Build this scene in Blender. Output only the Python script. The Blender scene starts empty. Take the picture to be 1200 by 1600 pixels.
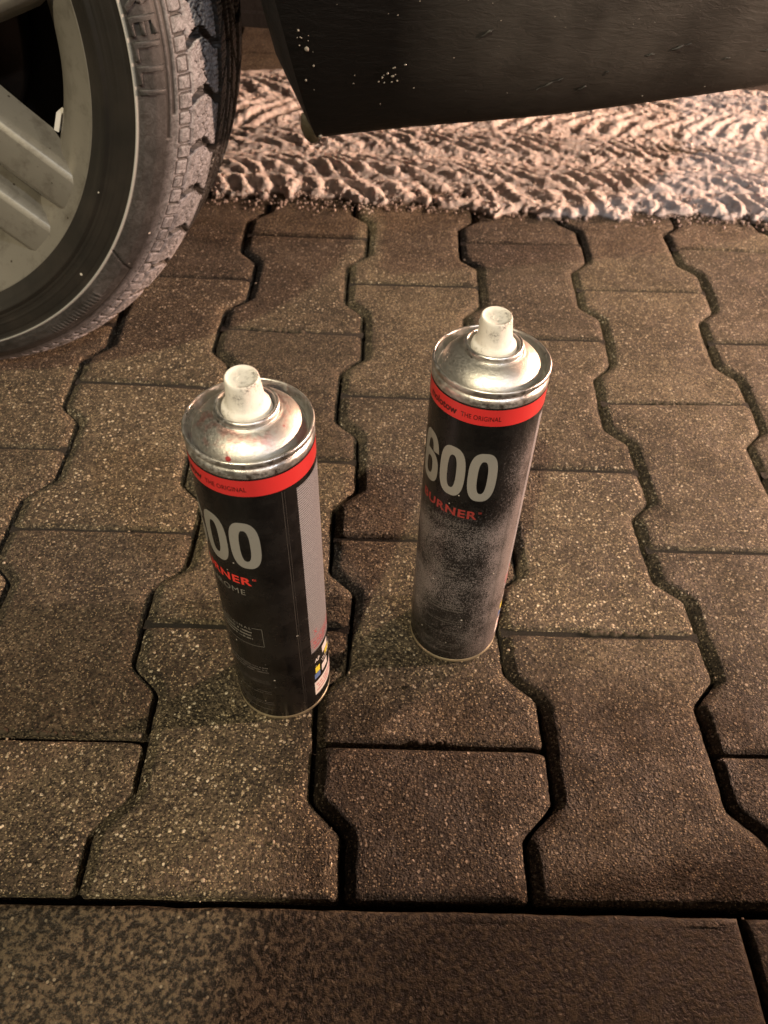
import bpy, bmesh, math, random
import numpy as np
from mathutils import Matrix, Vector, noise as mnoise

random.seed(7)
rng = np.random.default_rng(11)
S = bpy.context.scene
C = S.collection
MM = 0.001
PI = math.pi

# ------------------------------------------------------------------ camera
cam_data = bpy.data.cameras.new('camera')
cam = bpy.data.objects.new('camera', cam_data)
C.objects.link(cam)
ca, cb, cc = 0.75527, 0.051266, -0.029382
cam.matrix_world = (Matrix.Translation((0.020963, -0.159711, 0.513841)) @ Matrix.Rotation(cc, 4, 'Z')
                    @ Matrix.Rotation(ca, 4, 'X') @ Matrix.Rotation(cb, 4, 'Z'))
cam_data.sensor_fit = 'HORIZONTAL'
cam_data.sensor_width = 36
cam_data.lens = 1253.04 / 1200 * 36
cam_data.clip_start = 0.01
cam_data.clip_end = 400
cam_data.dof.use_dof = True
cam_data.dof.focus_distance = 0.50
cam_data.dof.aperture_fstop = 17
S.camera = cam

# ------------------------------------------------------------------ night sky and street light
world = bpy.data.worlds.new("World")
S.world = world
world.use_nodes = True
wn = world.node_tree
bg = wn.nodes['Background']
bg.inputs[0].default_value = (0.62, 0.55, 0.50, 1)
bg.inputs[1].default_value = 0.024

def light(name, kind, loc, target, energy, color, size=0.1):
    d = bpy.data.lights.new(name, kind)
    d.energy = energy
    d.color = color
    o = bpy.data.objects.new(name, d)
    C.objects.link(o)
    o.location = loc
    o.rotation_euler = (Vector(target) - Vector(loc)).to_track_quat('-Z', 'Y').to_euler()
    if kind == 'SUN':
        d.angle = size
    elif kind == 'AREA':
        d.shape = 'DISK'
        d.size = size
    else:
        d.shadow_soft_size = size
    return o

# sodium street lamp high on the near left, a low warm lamp far right, an orange lamp beyond the car
light('street_light', 'SUN', (-3, -8, 10), (0, 0, 0), 3.4, (1.0, 0.84, 0.56), math.radians(1.8))
light('low_light_right', 'AREA', (2.3, 0.40, 0.58), (0, 0.3, 0.1), 100, (1.0, 0.66, 0.48), 0.09)
light('white_light_front', 'AREA', (1.75, -2.35, 3.1), (0, 0.3, 0.1), 52, (0.92, 0.95, 1.0), 0.16)
light('lamp_beyond_car', 'AREA', (3.2, 2.6, 0.75), (0.5, 1.0, 0.0), 240, (1.0, 0.56, 0.36), 0.25)

S.view_settings.view_transform = 'Standard'
S.view_settings.look = 'None'
S.view_settings.exposure = 0.1
S.view_settings.gamma = 1
S.view_settings.use_curve_mapping = False

# ------------------------------------------------------------------ helpers
def link_mesh(name, verts, faces, mat, parent=None, smooth=True, uvs=None):
    me = bpy.data.meshes.new(name)
    me.from_pydata([tuple(v) for v in verts], [], faces)
    me.update()
    if smooth:
        me.polygons.foreach_set('use_smooth', [True] * len(me.polygons))
    if uvs is not None:
        l = me.uv_layers.new(name='UVMap')
        idx = np.empty(len(me.loops), dtype=np.int32)
        me.loops.foreach_get('vertex_index', idx)
        l.data.foreach_set('uv', np.asarray(uvs, dtype=np.float32)[idx].ravel())
    if mat: me.materials.append(mat)
    o = bpy.data.objects.new(name, me)
    C.objects.link(o)
    if parent: o.parent = parent
    return o

def from_bm(name, bm, mat, parent=None, smooth=True):
    me = bpy.data.meshes.new(name)
    bm.to_mesh(me); bm.free()
    if smooth:
        me.polygons.foreach_set('use_smooth', [True] * len(me.polygons))
    if mat: me.materials.append(mat)
    o = bpy.data.objects.new(name, me)
    C.objects.link(o)
    if parent: o.parent = parent
    return o

def empty(name, label, cat, loc=(0, 0, 0), group=None, parent=None):
    o = bpy.data.objects.new(name, None)
    o.empty_display_size = 0.05
    C.objects.link(o)
    o.location = loc
    if label: o['label'] = label
    if cat: o['category'] = cat
    if group: o['group'] = group
    if parent: o.parent = parent
    return o

def lathe(name, prof, mat, parent=None, n=96, closed_profile=False, a0=0, a1=2 * PI):
    """prof: list of (r, z)"""
    full = abs(a1 - a0 - 2 * PI) < 1e-6
    m = len(prof)
    cols = n if full else n + 1
    verts, faces = [], []
    for i in range(cols):
        a = a0 + (a1 - a0) * i / n
        c, s = math.cos(a), math.sin(a)
        for r, z in prof:
            verts.append((r * c, r * s, z))
    for i in range(n):
        j = (i + 1) % cols
        for k in range(m - 1):
            faces.append((i * m + k, j * m + k, j * m + k + 1, i * m + k + 1))
        if closed_profile:
            faces.append((i * m + m - 1, j * m + m - 1, j * m, i * m))
    o = link_mesh(name, verts, faces, mat, parent)
    o.data.validate()
    return o

def smoothprof(pts, it=2):
    for _ in range(it):
        q = [pts[0]]
        for a, b in zip(pts[:-1], pts[1:]):
            q.append((a[0] * .75 + b[0] * .25, a[1] * .75 + b[1] * .25))
            q.append((a[0] * .25 + b[0] * .75, a[1] * .25 + b[1] * .75))
        q.append(pts[-1])
        pts = q
    return pts

# value noise for height fields
def vnoise(x, y, seed=0):
    xi = np.floor(x).astype(np.int64); yi = np.floor(y).astype(np.int64)
    fx = x - xi; fy = y - yi
    fx = fx * fx * (3 - 2 * fx); fy = fy * fy * (3 - 2 * fy)
    def h(a, b):
        n = (a * 374761393 + b * 668265263 + seed * 974711) & 0x7fffffff
        n = ((n ^ (n >> 13)) * 1274126177) & 0x7fffffff
        n = n ^ (n >> 16)
        return (n & 0xffff) / 65535.0
    return (h(xi, yi) * (1 - fx) + h(xi + 1, yi) * fx) * (1 - fy) + (h(xi, yi + 1) * (1 - fx) + h(xi + 1, yi + 1) * fx) * fy
def fbm(x, y, seed=0, oct=4):
    s = 0; a = .5
    for o in range(oct):
        s = s + a * vnoise(x, y, seed + o * 17); x = x * 2.03; y = y * 2.03; a *= .5
    return s

# ------------------------------------------------------------------ materials
class NT:
    def __init__(s, name):
        s.m = bpy.data.materials.new(name); s.m.use_nodes = True
        s.t = s.m.node_tree; s.b = s.t.nodes['Principled BSDF']
        s.pos = s.n('ShaderNodeNewGeometry').outputs['Position']
    def n(s, typ, **kw):
        nd = s.t.nodes.new(typ)
        for k, v in kw.items(): setattr(nd, k, v)
        return nd
    def l(s, a, b): s.t.links.new(a, b)
    def sock(s, sk, v):
        if v is None: return
        if isinstance(v, bpy.types.NodeSocket): s.l(v, sk)
        else: sk.default_value = v
    def noise(s, scale, detail=3, rough=.55, vec=None, out='Fac', dist=0):
        nd = s.n('ShaderNodeTexNoise'); nd.inputs['Scale'].default_value = scale
        nd.inputs['Detail'].default_value = detail; nd.inputs['Roughness'].default_value = rough
        nd.inputs['Distortion'].default_value = dist
        s.l(vec if vec is not None else s.pos, nd.inputs['Vector']); return nd.outputs[out]
    def voro(s, scale, feature='F1', vec=None, rnd=1):
        nd = s.n('ShaderNodeTexVoronoi', feature=feature); nd.inputs['Scale'].default_value = scale
        nd.inputs['Randomness'].default_value = rnd
        s.l(vec if vec is not None else s.pos, nd.inputs['Vector']); return nd
    def math(s, op, a, b=None, c=None, clamp=False):
        nd = s.n('ShaderNodeMath', operation=op, use_clamp=clamp)
        s.sock(nd.inputs[0], a); s.sock(nd.inputs[1], b)
        if c is not None: s.sock(nd.inputs[2], c)
        return nd.outputs[0]
    def mrange(s, v, a, b, c=0, d=1):
        nd = s.n('ShaderNodeMapRange'); nd.clamp = True
        s.l(v, nd.inputs[0])
        for i, x in enumerate((a, b, c, d)): nd.inputs[i + 1].default_value = x
        return nd.outputs[0]
    def mix(s, f, a, b):
        nd = s.n('ShaderNodeMix', data_type='RGBA')
        s.sock(nd.inputs[0], f)
        s.sock(nd.inputs[6], a if isinstance(a, bpy.types.NodeSocket) else (*a, 1))
        s.sock(nd.inputs[7], b if isinstance(b, bpy.types.NodeSocket) else (*b, 1))
        return nd.outputs[2]
    def mul(s, col, f):
        nd = s.n('ShaderNodeMix', data_type='RGBA', blend_type='MULTIPLY'); nd.inputs[0].default_value = 1
        s.sock(nd.inputs[6], col); s.sock(nd.inputs[7], f); return nd.outputs[2]
    def bump(s, h, dist, strength=1, normal=None):
        nd = s.n('ShaderNodeBump'); nd.inputs['Distance'].default_value = dist
        nd.inputs['Strength'].default_value = strength
        s.l(h, nd.inputs['Height'])
        if normal is not None: s.l(normal, nd.inputs['Normal'])
        return nd.outputs[0]
    def set(s, **kw):
        names = dict(color='Base Color', rough='Roughness', metal='Metallic', normal='Normal', spec='Specular IOR Level', coat='Coat Weight', coatr='Coat Roughness')
        for k, v in kw.items():
            sk = s.b.inputs[names[k]]
            if isinstance(v, bpy.types.NodeSocket): s.l(v, sk)
            elif k == 'color': sk.default_value = (*v, 1)
            else: sk.default_value = v
        return s.m

def mat_paver():
    t = NT('concrete_paver')
    oi = t.n('ShaderNodeObjectInfo').outputs['Random']
    warp = t.noise(900, 2, .5, out='Color')
    off = t.n('ShaderNodeVectorMath', operation='SCALE'); t.l(t.noise(520, 3, .7, out='Color'), off.inputs[0]); off.inputs['Scale'].default_value = .0024
    wp = t.n('ShaderNodeVectorMath', operation='ADD'); t.l(t.pos, wp.inputs[0]); t.l(off.outputs[0], wp.inputs[1]); wp = wp.outputs[0]
    v1 = t.voro(330, vec=wp); v2 = t.voro(650, vec=wp)
    mask = t.noise(120, 2, .5)
    big = t.noise(9, 3, .6)
    mid = t.noise(60, 4, .6)
    fine = t.noise(1300, 3, .7)
    base = t.mix(t.mrange(big, .35, .68), (0.026, 0.021, 0.0145), (0.084, 0.069, 0.048))
    base = t.mix(t.mrange(mid, .4, .7, 0, .5), base, (0.115, 0.092, 0.066))
    # aggregate grains, each its own grey
    sep1 = t.n('ShaderNodeSeparateColor'); t.l(v1.outputs['Color'], sep1.inputs[0])
    sep2 = t.n('ShaderNodeSeparateColor'); t.l(v2.outputs['Color'], sep2.inputs[0])
    g = t.mrange(sep2.outputs[0], .0, 1, .3, 1.9)
    comb = t.n('ShaderNodeCombineColor')
    for i in range(3): t.l(g, comb.inputs[i])
    base = t.mul(base, comb.outputs[0])
    near1 = t.mrange(t.math('ADD', v1.outputs['Distance'], t.math('MULTIPLY', sep1.outputs[2], .16)), .46, .34)
    pick1 = t.math('MULTIPLY', t.mrange(sep1.outputs[0], .74, .78), t.mrange(t.math('FRACT', t.math('MULTIPLY', oi, 7.7)), 0, 1, .35, 1))
    sp1 = t.math('MULTIPLY', near1, pick1)
    grain_col = t.mix(sep1.outputs[1], (0.26, 0.21, 0.14), (0.78, 0.72, 0.60))
    col = t.mix(t.math('MULTIPLY', sp1, .95), base, grain_col)
    near2 = t.mrange(v2.outputs['Distance'], .46, .32)
    pick2 = t.mrange(sep2.outputs[1], .68, .72)
    col = t.mix(t.math('MULTIPLY', t.math('MULTIPLY', near2, pick2), .85), col, (0.44, 0.37, 0.25))
    # dark open pores
    pore = t.mrange(t.noise(560, 2, .6), .44, .34)
    col = t.mix(t.math('MULTIPLY', pore, .9), col, (0.008, 0.006, 0.005))
    stain = t.mrange(t.noise(17, 5, .7, dist=.8), .55, .68, 0, .5)
    col = t.mix(stain, col, (0.026, 0.019, 0.013))
    tint = t.mix(oi, (0.72, 0.68, 0.66), (1.28, 1.26, 1.18))
    col = t.mul(col, tint)
    h = t.math('ADD', t.math('MULTIPLY', t.mrange(v1.outputs['Distance'], 0, .6, 1, 0), .55), t.math('MULTIPLY', t.mrange(v2.outputs['Distance'], 0, .6, 1, 0), .5))
    h = t.math('ADD', h, t.math('MULTIPLY', fine, .35))
    h = t.math('SUBTRACT', h, t.math('MULTIPLY', pore, .9))
    wet = t.noise(26, 3, .6)
    rough = t.math('SUBTRACT', t.mrange(wet, .35, .65, .85, .6), t.math('MULTIPLY', sp1, .15))
    return t.set(color=col, rough=rough, normal=t.bump(h, .0032, 1.0), spec=.34)

def mat_kerb():
    t = NT('washed_concrete_kerb')
    big = t.noise(14, 4, .6)
    v = t.voro(300, vec=None); sep = t.n('ShaderNodeSeparateColor'); t.l(v.outputs['Color'], sep.inputs[0])
    n1 = t.noise(300, 4, .7); n2 = t.noise(900, 3, .7)
    col = t.mix(t.mrange(n1, .45, .60), (0.006, 0.0045, 0.003), (0.088, 0.070, 0.045))
    col = t.mix(t.mrange(big, .4, .7, 0, .2), col, (0.022, 0.018, 0.011))
    col = t.mix(t.math('MULTIPLY', t.mrange(sep.outputs[0], .86, .92), t.mrange(v.outputs['Distance'], .35, .2)), col, (0.17, 0.15, 0.11))
    h = t.math('ADD', t.math('MULTIPLY', n1, .7), t.math('MULTIPLY', n2, .4))
    return t.set(color=col, rough=t.mrange(n1, .4, .6, .38, .6), normal=t.bump(h, .0013, 1), spec=.35)

def mat_simple(name, color, rough=.5, metal=0, bumps=None, spec=.5, coat=0):
    t = NT(name)
    kw = dict(color=color, rough=rough, metal=metal, spec=spec, coat=coat)
    if bumps:
        sc, d = bumps
        kw['normal'] = t.bump(t.noise(sc, 4, .65), d)
    return t.set(**kw)

def mat_sand():
    t = NT('joint_sand')
    return t.set(color=t.mix(t.noise(500, 4, .7), (0.003, 0.0025, 0.002), (0.020, 0.015, 0.010)), rough=.95, normal=t.bump(t.noise(700, 4, .7), .002))

def mat_snow():
    t = NT('dirty_snow')
    a = t.n('ShaderNodeAttribute', attribute_name='depth').outputs['Fac']
    n = t.noise(420, 4, .7)
    n2 = t.noise(70, 3, .6)
    col = t.mix(t.mrange(n2, .35, .65), (0.68, 0.63, 0.61), (0.84, 0.80, 0.78))
    dirt_or_sheen = t.math('ADD', t.mrange(a, .0022, .0003), t.mrange(n, .58, .72, 0, .22), clamp=True)
    col = t.mix(dirt_or_sheen, col, (0.22, 0.18, 0.15))
    m = t.set(color=col, rough=.8, normal=t.bump(t.math('ADD', n, t.math('MULTIPLY', t.noise(1100, 3, .7), .5)), .0042), spec=.4)
    t.b.inputs['Subsurface Weight'].default_value = .25
    t.b.inputs['Subsurface Radius'].default_value = (.004, .003, .0025)
    t.b.inputs['Subsurface Scale'].default_value = 1
    return m

def mat_metal():
    t = NT('bare_tinplate')
    co = t.n('ShaderNodeTexCoord').outputs['Object']
    dust = t.noise(420, 4, .75, vec=co)
    big = t.noise(55, 4, .65, vec=co)
    f = t.math('MULTIPLY', t.mrange(dust, .42, .7), t.mrange(big, .35, .65, .2, .9))
    col = t.mix(f, (0.62, 0.61, 0.59), (0.46, 0.44, 0.42))
    col = t.mix(t.mrange(t.noise(140, 3, .6, vec=co), .64, .72, 0, .5), col, (0.50, 0.34, 0.32))
    rough = t.math('ADD', t.mrange(f, 0, 1, .24, .5), t.mrange(big, .3, .7, 0, .12))
    metal = t.mrange(f, 0, 1, 1, .45)
    return t.set(color=col, rough=rough, metal=metal, normal=t.bump(dust, .00018))

def mat_dome(name, spots):
    t = NT(name)
    co = t.n('ShaderNodeTexCoord').outputs['Object']
    dust = t.noise(700, 4, .8, vec=co); big = t.noise(45, 4, .6, vec=co)
    f = t.mrange(dust, .38, .72)
    col = t.mix(f, (0.58, 0.57, 0.54), (0.46, 0.45, 0.43))
    col = t.mix(t.mrange(big, .45, .7, 0, .25), col, (0.40, 0.37, 0.31))
    if spots:
        red = t.math('MULTIPLY', t.mrange(t.noise(75, 3, .7, vec=co), .52, .66, 0, .6), 1)
        col = t.mix(red, col, (0.52, 0.22, 0.20))
        v = t.voro(160, vec=co)
        sep = t.n('ShaderNodeSeparateColor'); t.l(v.outputs['Color'], sep.inputs[0])
        dot = t.math('MULTIPLY', t.mrange(sep.outputs[0], .89, .91), t.mrange(v.outputs['Distance'], .27, .2))
        col = t.mix(dot, col, t.mix(sep.outputs[1], (0.06, 0.04, 0.05), (0.75, 0.10, 0.10)))
    rough = t.mrange(f, 0, 1, .36, .50)
    metal = t.mrange(f, 0, 1, 1, .8)
    return t.set(color=col, rough=rough, metal=metal, normal=t.bump(dust, .00022))

def mat_black_label(name, overspray):
    t = NT(name)
    co = t.n('ShaderNodeTexCoord').outputs['Object']
    sepx = t.n('ShaderNodeSeparateXYZ'); t.l(co, sepx.inputs[0]); z = sepx.outputs['Z']
    scr = t.n('ShaderNodeMapping'); t.l(co, scr.inputs[0]); scr.inputs['Scale'].default_value = (1, 1, .25); scr.inputs['Rotation'].default_value = (.5, .3, 0)
    s1 = t.noise(260, 4, .8, vec=scr.outputs[0])
    smear = t.noise(38, 4, .65, vec=co)
    col = t.mix(t.mrange(smear, .4, .75), (0.004, 0.0038, 0.004), (0.014, 0.013, 0.0125))
    spk = t.voro(230, vec=co); sep = t.n('ShaderNodeSeparateColor'); t.l(spk.outputs['Color'], sep.inputs[0])
    dot = t.math('MULTIPLY', t.mrange(sep.outputs[0], .972, .98), t.mrange(spk.outputs['Distance'], .17, .11))
    rough = t.mrange(smear, .3, .7, .17, .34)
    metal = 0.0
    if overspray:
        grain = t.noise(1150, 3, .8, vec=co)
        patch = t.noise(24, 4, .6, vec=co)
        right = t.mrange(sepx.outputs['X'], .004, .026)
        low = t.math('MAXIMUM', t.mrange(z, .175, .135), t.math('MULTIPLY', right, t.mrange(z, .235, .19, 0, .9)))
        hi = t.mrange(z, .005, .05, .55, 1)
        m = t.math('MULTIPLY', t.math('MULTIPLY', low, hi), t.mrange(patch, .33, .62, .25, 1))
        m = t.math('ADD', m, t.math('MULTIPLY', right, .35))
        thr = t.math('SUBTRACT', .66, t.math('MULTIPLY', m, .27))
        sp = t.math('MULTIPLY', t.math('SUBTRACT', grain, thr), 9, clamp=True)
        sp = t.math('MULTIPLY', sp, t.mrange(low, 0, 1, .25, 1))
        col = t.mix(t.math('MULTIPLY', sp, .72), col, (0.36, 0.32, 0.32))
        metal = t.math('MULTIPLY', sp, .5)
        rough = t.math('ADD', rough, t.math('MULTIPLY', m, .16))
    col = t.mix(dot, col, (0.6, 0.56, 0.5))
    return t.set(color=col, rough=rough, metal=metal, normal=t.bump(s1, .00012), spec=.4)

def mat_print(name, color, rough=.35, metal=0, worn=0.0):
    t = NT(name)
    co = t.n('ShaderNodeTexCoord').outputs['Object']
    n = t.noise(500, 4, .8, vec=co)
    c = t.mix(t.mrange(n, .62 - worn, .75, 0, .8), color, tuple(x * .25 + .02 for x in color))
    return t.set(color=c, rough=rough, metal=metal)

def mat_panel():
    """silver back panel of the label, filled with rows of print too small to read"""
    t = NT('info_panel_print')
    uv = t.n('ShaderNodeTexCoord').outputs['UV']
    sep = t.n('ShaderNodeSeparateXYZ'); t.l(uv, sep.inputs[0]); u, v = sep.outputs[0], sep.outputs[1]
    row = t.math('FRACT', t.math('MULTIPLY', v, 1 / 1.7))
    rowi = t.math('FLOOR', t.math('MULTIPLY', v, 1 / 1.7))
    inrow = t.math('LESS_THAN', row, .58)
    cmb = t.n('ShaderNodeCombineXYZ'); t.l(t.math('MULTIPLY', u, 2.3), cmb.inputs[0]); t.l(t.math('MULTIPLY', rowi, 7.31), cmb.inputs[1]); t.l(t.math('MULTIPLY', v, 3.0), cmb.inputs[2])
    ch = t.noise(1.0, 2, .8, vec=cmb.outputs[0])
    ink = t.math('MULTIPLY', inrow, t.mrange(ch, .38, .46))
    col = t.mix(t.math('MULTIPLY', ink, .85), (0.44, 0.43, 0.45), (0.02, 0.02, 0.03))
    return t.set(color=col, rough=.42, metal=.35)

def mat_cap():
    t = NT('white_plastic_with_chrome_dust')
    co = t.n('ShaderNodeTexCoord').outputs['Object']
    n = t.noise(520, 4, .8, vec=co); b = t.noise(90, 3, .6, vec=co)
    f = t.math('MULTIPLY', t.mrange(n, .50, .62), t.mrange(b, .48, .66))
    col = t.mix(t.mrange(b, .3, .7), (0.74, 0.72, 0.68), (0.60, 0.57, 0.52))
    col = t.mix(f, col, (0.20, 0.19, 0.18))
    return t.set(color=col, rough=.6, metal=t.math('MULTIPLY', f, .3), normal=t.bump(n, .00035))

def mat_tyre():
    t = NT('tyre_rubber')
    co = t.n('ShaderNodeTexCoord').outputs['Object']
    sep = t.n('ShaderNodeSeparateXYZ'); t.l(co, sep.inputs[0])
    x, y, z = sep.outputs
    r = t.math('SQRT', t.math('ADD', t.math('MULTIPLY', x, x), t.math('MULTIPLY', y, y)))
    ang = t.math('ARCTAN2', y, x)
    cm = t.n('ShaderNodeCombineXYZ'); t.l(t.math('MULTIPLY', ang, .9), cm.inputs[0]); t.l(t.math('MULTIPLY', r, 1.4), cm.inputs[1]); t.l(z, cm.inputs[2])
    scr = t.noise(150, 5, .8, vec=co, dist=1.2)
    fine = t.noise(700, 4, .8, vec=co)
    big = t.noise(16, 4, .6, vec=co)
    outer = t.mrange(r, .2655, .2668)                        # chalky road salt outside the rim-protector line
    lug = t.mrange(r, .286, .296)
    shade_fade = t.mrange(t.math('ADD', z, t.math('MULTIPLY', t.math('SUBTRACT', t.noise(28, 3, .6, vec=co), .5), .035)), -.078, -.062)  # shadow edge across the tread put into colour: salt whitening fades inward
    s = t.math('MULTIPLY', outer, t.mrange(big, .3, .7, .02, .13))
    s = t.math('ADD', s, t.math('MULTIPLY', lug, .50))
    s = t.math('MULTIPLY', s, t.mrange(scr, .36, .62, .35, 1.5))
    s = t.math('MULTIPLY', s, shade_fade)
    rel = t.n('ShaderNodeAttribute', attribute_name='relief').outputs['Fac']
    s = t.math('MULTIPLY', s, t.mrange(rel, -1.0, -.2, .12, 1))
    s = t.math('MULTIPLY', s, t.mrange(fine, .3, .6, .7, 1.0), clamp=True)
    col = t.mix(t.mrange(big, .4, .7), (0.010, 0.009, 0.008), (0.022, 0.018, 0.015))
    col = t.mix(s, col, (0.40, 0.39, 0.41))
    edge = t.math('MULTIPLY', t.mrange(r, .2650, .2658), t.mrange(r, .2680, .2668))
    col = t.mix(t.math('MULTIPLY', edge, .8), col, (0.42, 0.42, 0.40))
    v = t.voro(95, vec=co); sc = t.n('ShaderNodeSeparateColor'); t.l(v.outputs['Color'], sc.inputs[0])
    dot = t.math('MULTIPLY', t.mrange(sc.outputs[0], .955, .965), t.mrange(v.outputs['Distance'], .13, .09))
    col = t.mix(dot, col, (.5, .47, .42))
    rough = t.mrange(s, 0, .6, .5, .85)
    return t.set(color=col, rough=rough, normal=t.bump(t.math('ADD', fine, t.math('MULTIPLY', scr, .4)), .00022), spec=.45)

def mat_bumper():
    t = NT('black_bumper_plastic_painted_sheen')
    mp = t.n('ShaderNodeMapping'); t.l(t.pos, mp.inputs[0])
    mp.inputs['Rotation'].default_value = (0, math.radians(35), 0)
    mp.inputs['Scale'].default_value = (1, 1, 3.2)
    st = t.noise(55, 5, .7, vec=mp.outputs[0], dist=.6)
    fine = t.noise(900, 4, .75)
    big = t.noise(10, 3, .6)
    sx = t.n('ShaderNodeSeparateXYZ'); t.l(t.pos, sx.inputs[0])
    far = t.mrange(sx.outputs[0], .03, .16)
    dirt_or_sheen = t.math('MULTIPLY', t.mrange(big, .35, .65, .35, 1), t.math('MULTIPLY', far, t.mrange(sx.outputs[2], .24, .30)))
    col = t.mix(dirt_or_sheen, (0.002, 0.002, 0.002), (0.046, 0.043, 0.038))  # grey reflection upper right, shaded black lower left, put into the colour
    h = t.math('ADD', st, t.math('MULTIPLY', fine, .18))
    return t.set(color=col, rough=t.mrange(dirt_or_sheen, 0, 1, .46, .58), normal=t.bump(h, .0011, .8), spec=t.mrange(dirt_or_sheen, 0, 1, .22, .5))

def mat_alloy():
    t = NT('silver_painted_alloy')
    co = t.n('ShaderNodeTexCoord').outputs['Object']
    b = t.noise(9, 3, .6, vec=co)
    f = t.noise(600, 3, .7, vec=co)
    col = t.mix(b, (0.17, 0.16, 0.14), (0.26, 0.245, 0.215))
    dust = t.noise(60, 5, .75, vec=co)
    col = t.mix(t.mrange(dust, .5, .72, 0, .55), col, (0.075, 0.062, 0.048))
    spv = t.voro(120, vec=co); sps = t.n('ShaderNodeSeparateColor'); t.l(spv.outputs['Color'], sps.inputs[0])
    col = t.mix(t.math('MULTIPLY', t.mrange(sps.outputs[0], .93, .95), t.mrange(spv.outputs['Distance'], .16, .1)), col, (0.05, 0.04, 0.03))
    return t.set(color=col, rough=t.mrange(b, .3, .7, .38, .5), metal=.45, normal=t.bump(f, .0001))

M_paver = mat_paver(); M_kerb = mat_kerb(); M_sand = mat_sand(); M_snow = mat_snow()
rs = random.Random(4)
bm = bmesh.new()
for i in range(1500):
    x = rs.uniform(-.33, .75) + 0
    y = .905 + rs.gauss(0, .016) if i < 1000 else rs.uniform(.9, 1.38)
    z = .001 + (max(0, min(.007, (y - .905) * .25)) if i < 1000 else .007)
    sz = rs.uniform(.0007, .0022)
    r = bmesh.ops.create_icosphere(bm, subdivisions=1, radius=sz)
    for v in r['verts']:
        v.co = Vector((x, y, z)) + v.co * rs.uniform(.65, 1.35)
sc_ = from_bm('snow_crumbs', bm, mat_simple('snow_crumb', (.66, .58, .54), .6), None)
sc_['kind'] = 'stuff'; sc_['label'] = 'loose crumbs of snow along the edge of the snow'; sc_['category'] = 'snow'
M_metal = mat_metal(); M_tyre = mat_tyre(); M_alloy = mat_alloy(); M_cap = mat_cap(); M_panel = mat_panel()
M_bumper = mat_bumper()
M_dark = mat_simple('black_plastic', (0.008, 0.007, 0.007), .6, 0, (120, .001))
M_paint = mat_simple('dark_car_paint', (0.012, 0.012, 0.014), .3, 0, None, .5, 0.6)
M_disc = mat_simple('rusty_brake_steel', (0.03, 0.022, 0.018), .5, .7, (300, .0005))
M_gold = mat_simple('worn_base_ring_metal', (0.72, 0.64, 0.46), .32, .9)
M_hole = mat_simple('nozzle_hole_black', (0.01, 0.01, 0.01), .6)

# ------------------------------------------------------------------ ground
g = link_mesh('ground', [(-60, -60, -.05), (60, -60, -.05), (60, 60, -.05), (-60, 60, -.05)], [(0, 1, 2, 3)],
              mat_simple('dark_asphalt', (0.035, 0.03, 0.027), .85, 0, (90, .004)), smooth=False)
g['kind'] = 'structure'

# ------------------------------------------------------------------ pavement of interlocking double-T pavers
W, HZ = 0.13668, 0.01064
FIT = [(-10.6,100.0,-2.0,3.5),(147.3,100.0,3.9,2.9),(-10.6,300.0,3.4,-6.4),(-10.6,500.0,1.0,-17.5),(-10.6,700.0,-1.7,-0.7),(147.3,700.0,-0.1,1.3),(126.0,0.0,1.1,1.3),(126.0,200.0,-0.3,1.2),(284.0,200.0,-1.4,2.0),(284.0,400.0,-10.0,-14.4),(284.0,600.0,-1.1,-0.9),(126.0,800.0,5.8,8.7),(284.0,800.0,6.6,15.3),(262.7,100.0,4.8,2.1),(262.7,300.0,-2.8,-12.0),(262.7,500.0,-7.4,-15.2),(420.7,500.0,-8.4,-8.2),(262.7,700.0,2.4,6.2),(420.7,700.0,6.6,9.7),(399.4,600.0,-1.3,4.6),(399.4,800.0,9.3,15.6),(-147.3,0.0,-2.0,-0.3),(10.6,0.0,3.2,-0.1),(-147.3,200.0,-3.8,-0.1),(10.6,400.0,-1.7,-13.3),(-147.3,600.0,-3.4,0.5),(10.6,600.0,1.7,-4.6),(-147.3,800.0,0.5,13.1),(10.6,800.0,-0.2,14.8),(-126.0,100.0,-1.5,4.3),(-126.0,300.0,1.4,-6.6),(-284.0,500.0,2.2,-2.6),(-126.0,500.0,-5.6,-6.2),(-126.0,700.0,1.7,0.5),(-262.7,400.0,2.3,-8.1)]
FITA = np.array(FIT) * MM
def laid(x, y):
    """the pavers were not laid dead straight: smooth drift of the courses"""
    d2 = ((FITA[:, 0] - x) ** 2 * .5 + (FITA[:, 1] - y) ** 2)
    w = np.exp(-d2 / (2 * .055 ** 2))
    k = w.sum() + .03
    fy = min(1, max(0, (y + .0) / .05))
    return x + float((w * FITA[:, 2]).sum() / k), y + float((w * FITA[:, 3]).sum() / k) * fy

def zig(y):
    m = (y + .1) % .2 - .1            # -0.1..0.1
    a = abs(m)
    if a < .039: return 1.0
    if a > .061: return -1.0
    return 1 - 2 * (a - .039) / .022

pavement = link_mesh('pavement', [(-2.2, 0.0, -.013), (2.4, 0.0, -.013), (2.4, 2.45, -.013), (-2.2, 2.45, -.013)],
                     [(0, 1, 2, 3)], M_sand, smooth=False)
pavement['kind'] = 'structure'

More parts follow.
